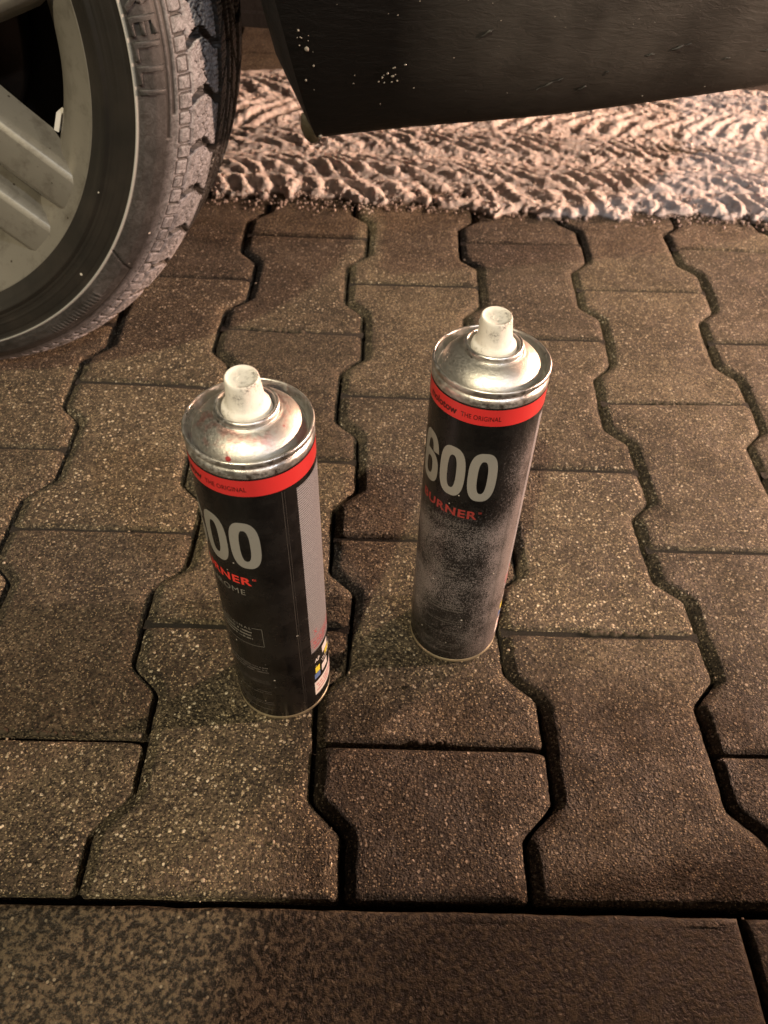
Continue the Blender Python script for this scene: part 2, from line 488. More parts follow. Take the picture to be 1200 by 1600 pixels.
def zsoft(y):
    """zigzag with its corners slightly eased"""
    return (zig(y - .004) + 2 * zig(y - .002) + 3 * zig(y) + 2 * zig(y + .002) + zig(y + .004)) / 9
npav = 0
def add_paver(c, y0, y1):
    global npav
    cx, cy = (c + .5) * W, (y0 + y1) / 2
    lx, ly = laid(cx, cy)
    r = random.Random(c * 131 + int(y0 * 1000) * 7)
    dz = r.uniform(-.0012, .0007); tx = r.uniform(-.006, .006); ty = r.uniform(-.005, .005)
    gy0, gy1 = r.uniform(.0013, .0026), r.uniform(.0013, .0026)
    gx = r.uniform(.0015, .0021)
    hs = r.uniform(.0036, .0046)
    ends = [0, .0004, .001, .002, .0034, .0052, .0075]
    L = y1 - y0
    n = int((L - .015) / .0032)
    ys = [e for e in ends] + [.0075 + (L - .015) * k / n for k in range(1, n)] + [L - e for e in reversed(ends)]
    cols = [0, .0006, .0014, .0026, .0042, .0062, .0086, .0112]
    verts = []
    ncol = len(cols) * 2 + 4
    for dy in ys:
        yn = y0 + dy
        def bound(k, side):
            b = k * W + (1 if k % 2 == 0 else -1) * HZ * zsoft(yn)
            slope = (zsoft(yn + .001) - zsoft(yn - .001)) * HZ / .002
            return b, math.sqrt(1 + slope * slope)
        (xl, fl), (xr, fr) = bound(c, -1), bound(c + 1, 1)
        de = min(dy, L - dy)
        rc = .0034
        cr = rc - math.sqrt(max(0, rc * rc - (rc - de) ** 2)) if de < rc else 0
        wl = mnoise.noise(Vector((xl * 170, yn * 170, c * 3.1))) * .0006 + mnoise.noise(Vector((xl * 50, yn * 50, 9.1))) * .0006
        wr = mnoise.noise(Vector((xr * 170, yn * 170, c * 3.1 + 5))) * .0006 + mnoise.noise(Vector((xr * 50, yn * 50, 4.1))) * .0006
        xl += gx * fl + cr + wl; xr -= gx * fr + cr + wr
        xs = [xl + q * fl for q in cols]
        a, b = xs[-1], xr - cols[-1] * fr
        xs += [a + (b - a) * k / 5 for k in range(1, 5)]
        xs += [xr - q * fr for q in reversed(cols)]
        gyy = gy0 + (-gy1 - gy0) * dy / L
        for x in xs:
            d = min((x - xl) / fl, (xr - x) / fr)
            p = max(0, 1 - d / .0105) ** 2.1 * hs
            q = max(0, 1 - de / .0045) ** 2.0 * hs * .5
            z = -math.sqrt(p * p + q * q)
            px, py = laid(x, yn)
            py += gyy + mnoise.noise(Vector((x * 130, c * 2.3, yn * 3))) * .0005 * max(0, 1 - de / .006)
            z += dz + tx * (px - lx) + ty * (py - ly)
            z += mnoise.noise(Vector((px * 260, py * 260, 4.0 + c))) * .00035 + mnoise.noise(Vector((px * 60, py * 60, c * 1.7))) * .0005
            verts.append((px - lx, py - ly, z))
    m = ncol; nr_ = len(ys)
    faces = [(i * m + k, i * m + k + 1, (i + 1) * m + k + 1, (i + 1) * m + k) for i in range(nr_ - 1) for k in range(m - 1)]
    rim_ = [k for k in range(m)] + [i * m + m - 1 for i in range(1, nr_)] + [(nr_ - 1) * m + k for k in range(m - 2, -1, -1)] + [i * m for i in range(nr_ - 2, 0, -1)]
    b0 = len(verts)
    for i_ in rim_: verts.append((verts[i_][0], verts[i_][1], -.035))
    t_ = len(rim_)
    for k in range(t_):
        k2 = (k + 1) % t_
        faces.append((rim_[k2], rim_[k], b0 + k, b0 + k2))
    o = link_mesh('paver', verts, faces, M_paver, pavement)
    o.data.set_sharp_from_angle(angle=math.radians(65))
    o.location = (lx, ly, 0)
    npav += 1

for c in range(-8, 9):
    y = 0.0
    first = (c % 2 == 0)
    edges = [0.0] + ([.1 + .2 * k for k in range(0, 11)] if first else [.2 * k for k in range(1, 12)])
    for a, b in zip(edges[:-1], edges[1:]):
        if b > 1.5 and c > 2: continue        # hidden behind the car
        if c < -6 and a < .3: continue
        add_paver(c, a, b)

# soil squeezed up in some of the joints
bmj = bmesh.new()
rj = random.Random(9)
spots = [(-.255, .1045, .07), (-.19, .1035, .03), (.072, .1035, .03), (.03, .304, .05), (-.2, .505, .06), (.22, .2015, .05), (.35, .5, .06), (-.08, .6, .05)]
for (jx, jy, jl) in spots:
    for i in range(int(jl / .0016)):
        x, y = laid(jx + rj.uniform(-jl / 2, jl / 2), jy - .0)
        rad = rj.uniform(.0012, .0027)
        r = bmesh.ops.create_icosphere(bmj, subdivisions=1, radius=rad)
        for v in r['verts']:
            v.co = Vector((x, y + rj.uniform(-.0007, .0007), -.0016 + rj.uniform(-.0012, .0008))) + Vector((v.co.x * rj.uniform(.8, 1.7), v.co.y * rj.uniform(.7, 1.1), v.co.z * rj.uniform(.6, 1)))
for i in range(260):
    k = rj.choice((-2, -1, 0, 1, 2, 3)); y = rj.uniform(.0, .88)
    x, y = laid(k * W + (1 if k % 2 == 0 else -1) * HZ * zig(y), y)
    r = bmesh.ops.create_icosphere(bmj, subdivisions=1, radius=rj.uniform(.0006, .0017))
    for v in r['verts']: v.co = Vector((x + rj.uniform(-.002, .002), y, -.0115 + rj.uniform(-.002, .002))) + v.co * rj.uniform(.7, 1.2)
# fine dark soil filling the cross joints to just under the surface
fv2, ff2 = [], []
for c in range(-6, 8):
    for k in range(1, 11):
        yj = (.1 + .2 * (k - 1)) if c % 2 == 0 else .2 * k
        if yj < .15: continue
        xa, xb = c * W - .0095, (c + 1) * W + .0095
        n_ = 26; b_ = len(fv2)
        for i in range(n_ + 1):
            x = xa + (xb - xa) * i / n_
            for dy in (-.0045, 0, .0045):
                px, py = laid(x, yj + dy)
                fv2.append((px, py, -.0027 + mnoise.noise(Vector((px * 90, py * 90, 3))) * .0012 + (0 if dy else -.0003)))
        for i in range(n_):
            for j in range(2):
                ff2.append((b_ + i * 3 + j, b_ + i * 3 + 3 + j, b_ + i * 3 + 4 + j, b_ + i * 3 + 1 + j))
fs = link_mesh('joint_fill', fv2, ff2, M_sand, None)
fs['kind'] = 'stuff'; fs['label'] = 'fine dark soil filling the cross joints of the paving'; fs['category'] = 'soil'
js = from_bm('joint_soil', bmj, mat_simple('damp_joint_soil', (.045, .034, .022), .85, 0, (600, .001)), None)
js['kind'] = 'stuff'; js['label'] = 'soil and grit lodged in the joints between pavers'; js['category'] = 'soil'

# ------------------------------------------------------------------ kerb of long slabs
kerb = link_mesh('kerb', [(-1.8, -.20, -.045), (2.3, -.20, -.045), (2.3, -.0, -.045), (-1.8, -.0, -.045)], [(0, 1, 2, 3)], M_sand, smooth=False)
kerb['kind'] = 'structure'
def add_kerb(x0, x1, dz):
    y0, y1 = -.185, -.0035
    nx = int((x1 - x0) / .012)
    loops = []
    def outline():
        P = []
        for i in range(nx + 1): P.append((x0 + (x1 - x0) * i / nx, y0))
        for j in range(1, 14): P.append((x1, y0 + (y1 - y0) * j / 14))
        for i in range(nx + 1): P.append((x1 - (x1 - x0) * i / nx, y1))
        for j in range(1, 14): P.append((x0, y1 + (y0 - y1) * j / 14))
        return P
    P = outline(); n = len(P)
    cx, cy = (x0 + x1) / 2, (y0 + y1) / 2
    verts, faces = [], []
    rings = [(-.04, 0), (-.0035, 0), (-.0012, .0008), (-.0003, .0019), (0, .0034), (0, .006)]
    for zi, ins in rings:
        for x, y in P:
            wob = mnoise.noise(Vector((x * 150, y * 150, 2))) * .0009 + mnoise.noise(Vector((x * 30, y * 30, 5))) * .0008
            k = ins + max(0, wob + .0005)
            xx = min(max(x, x0 + k), x1 - k); yy = min(max(y, y0 + k), y1 - k)
            z = zi + dz + (mnoise.noise(Vector((x * 180, y * 180, 7))) * .0005 if zi > -.003 else 0)
            verts.append((xx - cx, yy - cy, z))
    for k in range(len(rings) - 1):
        for i in range(n):
            j = (i + 1) % n
            faces.append((k * n + i, k * n + j, (k + 1) * n + j, (k + 1) * n + i))
    faces.append(tuple(range((len(rings) - 1) * n, len(rings) * n)))
    o = link_mesh('kerb_slab', verts, faces, M_kerb, kerb)
    o.location = (cx, cy, 0)
add_kerb(-1.75, -.7485, .0004)
add_kerb(-.7455, .2525, .0010)
add_kerb(.2558, 1.2540, -.0004)
add_kerb(1.257, 2.25, .0005)

# added block right of the frame, shades the foreground from the low light
bm = bmesh.new(); bmesh.ops.create_cube(bm, size=1)
for v in bm.verts: v.co = Vector((.72 + v.co.x * .26, -.19 + v.co.y * .62 + v.co.x * .05, .075 + v.co.z * .15))
bmesh.ops.bevel(bm, geom=list(bm.edges), offset=.008, segments=3, affect='EDGES')
gb = from_bm('shade_block', bm, M_kerb, None, True)
gb['label'] = 'added block out of view that shades the lower right'; gb['category'] = 'light blocker'

# unseen cabinet added behind the camera to shade the kerb from the street light
cab = empty('shade_cabinet', 'added grey metal cabinet with two doors, shading the kerb from behind', 'utility cabinet', (.30, -1.17, -.05))
def cab_box(name, c, d, mat, bev=.006):
    bm = bmesh.new(); bmesh.ops.create_cube(bm, size=1)
    for v in bm.verts: v.co = Vector((c[0] + v.co.x * d[0], c[1] + v.co.y * d[1], c[2] + v.co.z * d[2]))
    bmesh.ops.bevel(bm, geom=list(bm.edges), offset=bev, segments=2, affect='EDGES')
    return from_bm(name, bm, mat, cab, True)
M_cab = mat_simple('grey_cabinet_paint', (.22, .23, .22), .5, 0, (60, .0006))
cab_box('plinth', (0, 0, .06), (1.40, .30, .12), M_kerb)
cab_box('body', (0, 0, .79), (1.44, .33, 1.34), M_cab)
cab_box('lid', (0, 0, 1.475), (1.50, .37, .03), M_cab)
for sx_ in (-1, 1):
    dr = cab_box('door', (sx_ * .352, .168, .79), (.68, .012, 1.24), M_cab)
    hd = cab_box('handle', (sx_ * .06, .184, .85), (.02, .02, .12), M_dark, .003)

# ------------------------------------------------------------------ churned snow with tyre tracks
def snow():
    x0, x1, y0, y1 = -.85, 1.30, .86, 1.47
    st = .0024
    xs = np.arange(x0, x1, st); ys = np.arange(y0, y1, st)
    X, Y = np.meshgrid(xs, ys, indexing='ij')
    # warped coordinates so nothing runs straight
    wx = X + (fbm(X * 14, Y * 14, 3) - .5) * .05
    wy = Y + (fbm(X * 11 + 5, Y * 11, 5) - .5) * .045
    edge = .905 + (fbm(X * 9, X * 0 + 2, 9) - .5) * .05 - .016 * np.clip(1 - np.abs((X - .20) / .25), 0, 1)
    far = 1.405 + (fbm(X * 7, X * 0 + 7, 12) - .5) * .06
    env = np.clip((Y - edge + (fbm(X * 90, Y * 90, 55, 3) - .45) * .045) / .012, 0, 1) * np.clip((far - Y) / .03, 0, 1)
    rid = 1 - np.abs(2 * fbm(wx * 34, wy * 34, 21, 3) - .95) * 2.4
    crumb = fbm(wx * 150, wy * 150, 31, 3)
    lump = fbm(wx * 60, wy * 60, 41, 3)
    h = .0054 + .0012 * np.clip(rid, -.3, 1) + .0035 * (lump - .45) + .0052 * (crumb - .45) + .0046 * (fbm(X * 250, Y * 250, 77, 2) - .4)
    # rows of lug prints, bowed like the tread blocks that pressed them
    def row(yc, wd, pitch, slope, amp, ph=0.0):
        nonlocal h
        v = (wy - yc) / wd
        m = np.clip(1 - v * v, 0, 1) ** .5 * np.clip(fbm(X * 13, Y * 13, 71, 2) * 3.2 - .4, .55, 1.1)
        s = np.sin(2 * PI * (wx + slope * (wy - yc) + .38 * slope * np.abs(wy - yc)) / pitch + ph + 1.6 * (fbm(X * 16, Y * 16, 66, 3) - .5))
        h = h + m * amp * (np.clip(s * 1.6, -1, 1) * .75 + .05)
    row(.935, .030, .036, .35, .0042)
    row(1.005, .034, .034, 1.5, .0044, 1)
    row(1.105, .040, .038, 1.4, .0046, 2)
    row(1.21, .045, .040, -1.0, .0038, .5)
    row(1.31, .05, .042, 1.2, .0036)
    # bare ruts between the rows
    for yc, d, w in ((.972, .0035, .010), (1.055, .0035, .012), (1.16, .003, .014)):
        h = h - d * np.exp(-((wy - yc) / w) ** 2)
    bare = np.exp(-(((X - .50) / .10) ** 2 + ((Y - 1.12) / .022) ** 2)) + np.exp(-(((X - .11) / .05) ** 2 + ((Y - .945) / .02) ** 2)) * .9
    h = h - .008 * bare
    h = h * env - .0032 * (1 - env)
    h = np.clip(h, -.004, .016)
    nx, ny = X.shape
    Z = h + .0008
    verts = np.stack([X, Y, Z], -1).reshape(-1, 3)
    idx = np.arange(nx * ny).reshape(nx, ny)
    a = idx[:-1, :-1]; b = idx[1:, :-1]; c_ = idx[1:, 1:]; d = idx[:-1, 1:]
    zq = np.maximum.reduce([Z[:-1, :-1], Z[1:, :-1], Z[1:, 1:], Z[:-1, 1:]])
    keep = zq > -.0008
    F = np.stack([a[keep], b[keep], c_[keep], d[keep]], -1)
    used = np.unique(F); remap = -np.ones(nx * ny, int); remap[used] = np.arange(len(used))
    verts = verts[used]; F = remap[F]
    me = bpy.data.meshes.new('snow')
    me.vertices.add(len(verts)); me.vertices.foreach_set('co', verts.ravel())
    me.loops.add(F.size); me.loops.foreach_set('vertex_index', F.ravel())
    me.polygons.add(len(F)); me.polygons.foreach_set('loop_start', np.arange(0, F.size, 4)); me.polygons.foreach_set('loop_total', np.full(len(F), 4))
    me.update(); me.validate()
    me.polygons.foreach_set('use_smooth', [True] * len(me.polygons))
    at = me.attributes.new('depth', 'FLOAT', 'POINT'); at.data.foreach_set('value', verts[:, 2].astype(np.float32))
    me.materials.append(M_snow)
    o = bpy.data.objects.new('snow', me); C.objects.link(o)
    o['kind'] = 'stuff'; o['label'] = 'churned dirty snow with tyre tracks under the car'; o['category'] = 'snow'
snow()
rs = random.Random(4)
bm = bmesh.new()
for i in range(1500):
    x = rs.uniform(-.33, .75) + 0
    y = .905 + rs.gauss(0, .016) if i < 1000 else rs.uniform(.9, 1.38)
    z = .001 + (max(0, min(.007, (y - .905) * .25)) if i < 1000 else .007)
    sz = rs.uniform(.0007, .0022)
    r = bmesh.ops.create_icosphere(bm, subdivisions=1, radius=sz)
    for v in r['verts']:
        v.co = Vector((x, y, z)) + v.co * rs.uniform(.65, 1.35)
sc_ = from_bm('snow_crumbs', bm, mat_simple('snow_crumb', (.66, .58, .54), .6), None)
sc_['kind'] = 'stuff'; sc_['label'] = 'loose crumbs of snow along the edge of the snow'; sc_['category'] = 'snow'

# ------------------------------------------------------------------ wheel (local frame: x along the car, y up, z out of the wheel face)
PROF = [(-60,205),(-22,212),(-10,226),(-6,231),(-3,235),(0,238),(1.6,240.2),(2.2,241.6),(1.0,243.4),(1.2,248),(2.2,256),(2.8,263),(3.2,264.6),(4.4,265.4),(4.6,266.2),(3.2,267.4),(2.2,272),(-1.5,280),(-6.5,285),(-12,289.4),(-14.2,291.0),(-14.6,292.4),(-17.5,293.8),(-23,297.6),(-30,302),(-38,305.8),(-50,308.6),(-70,310.4),(-90,311.2),(-106,311.5)]
def resample(P, step_fn):
    P = np.array(P, float); seg = np.r_[0, np.cumsum(np.hypot(*np.diff(P, axis=0).T))]
    out = []; s = 0
    while s < seg[-1]:
        o, r = np.interp(s, seg, P[:, 0]), np.interp(s, seg, P[:, 1])
        out.append((o, r)); s += step_fn(o, r)
    return np.array(out)
def tyre_mesh():
    half = resample(PROF, lambda o, r: 6 if r < 228 else (1.0 if r < 272 else (1.6 if o > -60 else 2.2)))
    other = half[::-1].copy(); other[:, 0] = -212 - other[:, 0]
    P = np.r_[half, other]
    t = np.gradient(P, axis=0); t /= np.linalg.norm(t, axis=1)[:, None]
    nr = np.stack([-t[:, 1], t[:, 0]], 1)                 # points out of the rubber
    nr *= np.where((nr[:, 1] * 1 + (nr[:, 0]) * (P[:, 0] + 106) / 60) < 0, -1, 1)[:, None]
    N = 2400
    A = np.linspace(0, 2 * PI, N, endpoint=False)
    AA, O = np.meshgrid(A, P[:, 0], indexing='ij'); _, R = np.meshgrid(A, P[:, 1], indexing='ij')
    D = np.zeros_like(AA)
    Os = np.where(O < -106, -212 - O, O)                  # mirrored offset
    # small rounded shoulder blocks just outside the ridge line, outlined by narrow grooves
    sarc = np.r_[0, np.cumsum(np.hypot(*np.diff(P, axis=0).T))]
    half_n = len(half)
    s0 = sarc[np.argmin(np.abs(P[:half_n, 1] - 293.0))]
    SA = np.where(np.arange(len(P)) < half_n, sarc - s0, (sarc[-1] - sarc) - s0)[None, :] + 0 * AA
    nb = 144
    ph = AA * nb / (2 * PI); ia = ph.astype(int)
    jit = np.sin(ia * 1.7); jit2 = np.sin(ia * 2.9)
    tx_ = (ph % 1 - .5) * 12.9 * .985                     # mm along the tread
    ty_ = SA - 7.0 - jit * .5
    hx, hy = 4.7 + .6 * jit2, 5.2 + .7 * jit
    qx = np.abs(tx_) - (hx - 2.0); qy = np.abs(ty_) - (hy - 2.0)
    sd = np.hypot(np.maximum(qx, 0), np.maximum(qy, 0)) + np.minimum(np.maximum(qx, qy), 0) - 2.0
    sh = (SA > .3) & (SA < 14.5)
    D = np.where(sh & (sd < 0), .55, D)
    D = np.where(sh & (sd > 0) & (sd < 1.5), -1.5, D)
    # larger shoulder lugs split by deep lateral grooves and fine sipes
    nl = 48
    q = AA * nl / (2 * PI) + .18 * np.sin((Os + 25) / 9.0); fq = q % 1
    lug = (Os <= -27) & (Os > -68)
    D = np.where(lug, 0.6, D)
    D = np.where(lug & (fq < .19), -6.0, D)
    sp = (AA * 288 / (2 * PI) + .35 * np.sin(Os * 1.1)) % 1
    D = np.where(lug & (fq > .2) & (fq < .95) & (sp < .16) & (Os < -31), -1.8, D)
    D = np.where(lug & (np.abs(Os + 43 + 2 * np.sin(AA * 144)) < 1.0), -1.6, D)
    # tread: circumferential channels and slanted ribs
    tr = Os <= -68
    D = np.where(tr & ((np.abs(Os + 72) < 4.5)), -7, D)
    D = np.where(tr & ((np.abs(Os + 98) < 4.0)), -7, D)
    q2 = (AA * 60 / (2 * PI) + Os * .035) % 1
    D = np.where(tr & (q2 < .12) & (D == 0), -4, D)
    q3 = (AA * 300 / (2 * PI) + .3 * np.sin(Os * 1.0)) % 1
    D = np.where(tr & (q3 < .16) & (D == 0), -1.5, D)
    # sidewall details: grooves that run beside the lettering and one kinked line
    deg = (np.degrees(AA) + 180) % 360 - 180
    front = O > -40
    for rr, a_end in ((289.2, -10.5), (284.4 + 5.6 + .0, -30.0)):
        pass
    g1 = front & (np.abs(R - 287.4) < .9) & (deg > -11.5) & (deg < 60)
    g2 = front & (np.abs(R - 290.0) < .8) & (deg > -8.0) & (deg < 60)
    D = np.where(g1 | g2, -1.1, D)
    kink = front & (np.abs(R - (268 + (-33.6 - deg) * 6.2)) < 1.2) & (deg < -33.6) & (deg > -36.6)
    run = front & (np.abs(R - 286.4) < .8) & (deg <= -36.6) & (deg > -75)
    D = np.where(kink | run, -1.0, D)
    ridge = front & (np.abs(R - 252) < .7)
    D = np.where(ridge, .5, D)
    D = np.where(front & (np.abs(R - 246.5) < .5), .45, D)
    D = np.where(front & (np.abs(R - 261) < .5), -.5, D)
    D = np.where(front & (np.abs(R - 243.0) < .5), .6, D)
    tiny = front & (np.abs(R - 278) < 3.5) & (deg < -44) & (deg > -58) & ((deg * 1.1) % 1 < .55)
    D = np.where(tiny, .7, D)
    relief = D.copy()
    D = D * MM
    off = O * MM + nr[None, :, 0] * D; rad = R * MM + nr[None, :, 1] * D
    X = rad * np.cos(AA); Y = rad * np.sin(AA)
    # flat of the contact patch
    Y = np.maximum(Y, -.3085)
    V = np.stack([X, Y, off], -1).reshape(-1, 3)
    m = P.shape[0]
    i = np.arange(N); j = (i + 1) % N; k = np.arange(m - 1)
    I, K = np.meshgrid(i, k, indexing='ij'); J, _ = np.meshgrid(j, k, indexing='ij')
    F = np.stack([I * m + K, J * m + K, J * m + K + 1, I * m + K + 1], -1).reshape(-1, 4)
    me = bpy.data.meshes.new('tyre')
    me.vertices.add(len(V)); me.vertices.foreach_set('co', V.ravel())
    me.loops.add(F.size); me.loops.foreach_set('vertex_index', F.ravel().astype(np.int32))
    me.polygons.add(len(F)); me.polygons.foreach_set('loop_start', np.arange(0, F.size, 4)); me.polygons.foreach_set('loop_total', np.full(len(F), 4))
    me.update()
    me.polygons.foreach_set('use_smooth', [True] * len(me.polygons))
    at = me.attributes.new('relief', 'FLOAT', 'POINT'); at.data.foreach_set('value', relief.ravel().astype(np.float32))
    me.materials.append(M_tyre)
    return me

def sidewall_point(r, lift=0.0):
    """offset of the sidewall (mm) at radius r (mm)"""
    P = np.array(PROF); P = P[(P[:, 1] >= 244)]
    return float(np.interp(r, P[:, 1], P[:, 0])) + lift

def text_mesh(s, size, offset=0.0, spacing=1.0, shear=0.0, xscale=1.0, align='LEFT', cut=None):
    cu = bpy.data.curves.new('lettering', 'FONT')
    cu.body = s; cu.size = size; cu.offset = offset; cu.space_character = spacing; cu.shear = shear; cu.align_x = align
    cu.resolution_u = 6
    o = bpy.data.objects.new('tmp', cu); C.objects.link(o)
    dg = bpy.context.evaluated_depsgraph_get(); dg.update()
    me = bpy.data.meshes.new_from_object(o.evaluated_get(dg))
    C.objects.unlink(o); bpy.data.objects.remove(o); bpy.data.curves.remove(cu)
    bm = bmesh.new(); bm.from_mesh(me); bpy.data.meshes.remove(me)
    for v in bm.verts: v.co.x *= xscale
    bmesh.ops.remove_doubles(bm, verts=bm.verts, dist=1e-7)
    if cut:
        xs = [v.co.x for v in bm.verts]
        x = min(xs) + cut
        while x < max(xs):
            bmesh.ops.bisect_plane(bm, geom=list(bm.verts) + list(bm.edges) + list(bm.faces), plane_co=(x, 0, 0), plane_no=(1, 0, 0))
            x += cut
    return bm

wheel_u = Vector((0.99658, -0.08261, 0)); wheel_v = Vector((0.00314, 0.03785, 0.99928)); wheel_n = Vector((-0.08255, -0.99586, 0.03798))
WM = Matrix(((wheel_u.x, wheel_v.x, wheel_n.x, -.42293), (wheel_u.y, wheel_v.y, wheel_n.y, .49247), (wheel_u.z, wheel_v.z, wheel_n.z, .3105), (0, 0, 0, 1)))

car = empty('parked_car', 'parked dark car with silver alloy wheel and scuffed black bumper, standing over the snow', 'car', (-.42, 1.2, 0))

def child_at(o, parent, M):
    o.parent = parent; o.matrix_parent_inverse = Matrix.Identity(4)
    o.matrix_basis = M
INV = Matrix.Translation((.42, -1.2, 0))

wheel = empty('wheel', None, None, parent=None)
child_at(wheel, car, INV @ WM)
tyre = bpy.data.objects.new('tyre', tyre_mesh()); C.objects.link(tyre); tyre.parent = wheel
tyre['label'] = 'black tyre greyed with road salt'

# tyre lettering, raised, reading clockwise with its top outward
def tyre_text(s, r_mid, size, deg_end, spacing=1.0, offset=0.0, xscale=1.0, lift=.35):
    bm = text_mesh(s, size, offset, spacing, 0, xscale, 'LEFT', cut=2.0)
    bmesh.ops.subdivide_edges(bm, edges=[e for e in bm.edges if e.calc_length() > 4], cuts=1)
    x1 = max(v.co.x for v in bm.verts); h0 = min(v.co.y for v in bm.verts); h1 = max(v.co.y for v in bm.verts)
    ext = bmesh.ops.extrude_face_region(bm, geom=list(bm.faces))
    top = {v for v in ext['geom'] if isinstance(v, bmesh.types.BMVert)}
    for v in bm.verts:
        a = math.radians(deg_end) - (v.co.x - x1) / r_mid
        r = r_mid + (v.co.y - (h0 + h1) / 2)
        z = sidewall_point(r, lift + .75 if v in top else lift - .6)
        v.co = Vector((r * math.cos(a), r * math.sin(a), z)) * MM
    bmesh.ops.recalc_face_normals(bm, faces=bm.faces)
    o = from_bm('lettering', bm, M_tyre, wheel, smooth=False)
    return o
tyre_text('PIRELLI', 278, 23, -4.8, 1.08, .4, 1.3, .7)

# alloy rim
rimprof = [(190, -150), (187, -110), (187, -70), (190, -52), (196, -38), (203, -28), (212, -20), (220, -14), (225, -10.5), (227.6, -8), (229.0, -8.4), (229.6, -12), (228, -18), (221, -30), (200, -60), (196, -150)]
rimprof = smoothprof([(r * MM, o * MM) for r, o in rimprof], 1)
rim = lathe('rim', rimprof, M_alloy, wheel, n=180)

def spoke(mid_deg, half_w_deg_or_mm, name='spoke'):
    """one bar of a spoke pair: chamfered box from the hub to the rim, wide faces towards +z"""
    prof_r = [52, 75, 100, 130, 160, 185, 205, 217, 223]
    face_o = [-30, -24, -20, -17.5, -16, -15.5, -15.3, -15.2, -15.4]
    back_o = [-70, -66, -60, -54, -50, -48, -40, -30, -22]
    verts, faces = [], []
    lo, hi = half_w_deg_or_mm
    m = 8
    for r, fo, bo in zip(prof_r, face_o, back_o):
        f = (r - 52) / 171
        a0 = math.radians(mid_deg + lo(r)); a1 = math.radians(mid_deg + hi(r))
        ch = 4.6 / r; wall = 7.5 / r
        if r > 200: wall *= .3
        sec = [(a0 - wall, bo), (a0 - ch * .7, fo - 9), (a0, fo - 2.6), (a0 + ch, fo), (a1 - ch, fo), (a1, fo - 2.6), (a1 + ch * .7, fo - 9), (a1 + wall, bo)]
        for a, o in sec:
            verts.append((r * math.cos(a) * MM, r * math.sin(a) * MM, o * MM))
    k = len(prof_r)
    for i in range(k - 1):
        for j in range(m):
            faces.append((i * m + j, i * m + (j + 1) % m, (i + 1) * m + (j + 1) % m, (i + 1) * m + j))
    faces.append(tuple(range(m))); faces.append(tuple(range((k - 1) * m, k * m)))
    bm = bmesh.new()
    vs = [bm.verts.new(v) for v in verts]
    for f in faces: bm.faces.new([vs[i] for i in f])
    bmesh.ops.recalc_face_normals(bm, faces=bm.faces)
    bmesh.ops.bevel(bm, geom=[e for e in bm.edges if e.calc_face_angle(0) > .3], offset=.0005, segments=1, affect='EDGES')
    o = from_bm(name, bm, M_alloy, wheel, smooth=True)
    o.data.set_sharp_from_angle(angle=math.radians(22))
    return o
for k in range(6):
    mid = -38.2 + 60 * k
    # angles follow parallel bars, so they widen towards the hub
    spoke(mid, (lambda r: math.degrees(44.5 / max(r, 60)) * (1 if r > 120 else .9) - math.degrees(34 / max(r, 60)), lambda r: math.degrees(44.5 / max(r, 60))))
    spoke(mid, (lambda r: -math.degrees(44.5 / max(r, 60)), lambda r: -math.degrees(44.5 / max(r, 60)) + math.degrees(34 / max(r, 60))))
hubp = smoothprof([(0, -26), (28, -26), (34, -28), (48, -28), (58, -32), (64, -42), (66, -80)], 1)
lathe('hub', [(r * MM, o * MM) for r, o in hubp], M_alloy, wheel, n=64)
capb = lathe('centre_cap', [(0.0, -.0215), (.022, -.0218), (.026, -.024), (.027, -.029)], M_alloy, wheel, n=48)
for k in range(5):
    a = 2 * PI * k / 5
    bm = bmesh.new(); bmesh.ops.create_cone(bm, cap_ends=True, segments=6, radius1=.0095, radius2=.0085, depth=.016)
    for v in bm.verts: v.co += Vector((.045 * math.cos(a), .045 * math.sin(a), -.025))
    from_bm('wheel_bolt', bm, M_disc, wheel, smooth=False)
lathe('brake_disc', [(.055, -.092), (.140, -.092), (.142, -.094), (.142, -.112), (.055, -.112)], M_disc, wheel, n=96)
lathe('wheel_back', [(.02, -.15), (.19, -.15)], M_dark, wheel, n=64)
# white balance weight seen through the spokes
bm = bmesh.new(); bmesh.ops.create_cube(bm, size=1)
for v in bm.verts:
    a = math.radians(-21.5) + v.co.x * .085; r = .1855 + v.co.z * .004
    v.co = Vector((r * math.cos(a), r * math.sin(a), -.062 + v.co.y * .012))
from_bm('balance_weight', bm, mat_simple('dull_zinc', (.6, .58, .56), .5), wheel, smooth=False)

def copy_wheel(M):
    w = wheel.copy(); C.objects.link(w); child_at(w, car, M)
    for ch in wheel.children:
        c = ch.copy(); C.objects.link(c); c.parent = w
    return w
flip = Matrix.Rotation(PI, 4, 'Z')
d_car = Vector((0.99658, -0.08261, 0))
base = Matrix.Translation((-.42293, .49247, .3105))
rotM = WM.to_3x3().to_4x4()
acr = Vector((.0826, .9966, 0)) * 1.62
copy_wheel(INV @ Matrix.Translation(Vector((-.42293, .49247, .3105)) + acr) @ flip @ rotM)
copy_wheel(INV @ Matrix.Translation(Vector((-.42293, .49247, .3105)) - d_car * 2.6) @ rotM)
copy_wheel(INV @ Matrix.Translation(Vector((-.42293, .49247, .3105)) - d_car * 2.6 + acr) @ flip @ rotM)

# ------------------------------------------------------------------ car body
def car_mesh(name, verts, faces, mat, smooth=True):
    o = link_mesh(name, verts, faces, mat, None, smooth)
    child_at(o, car, INV)
    return o

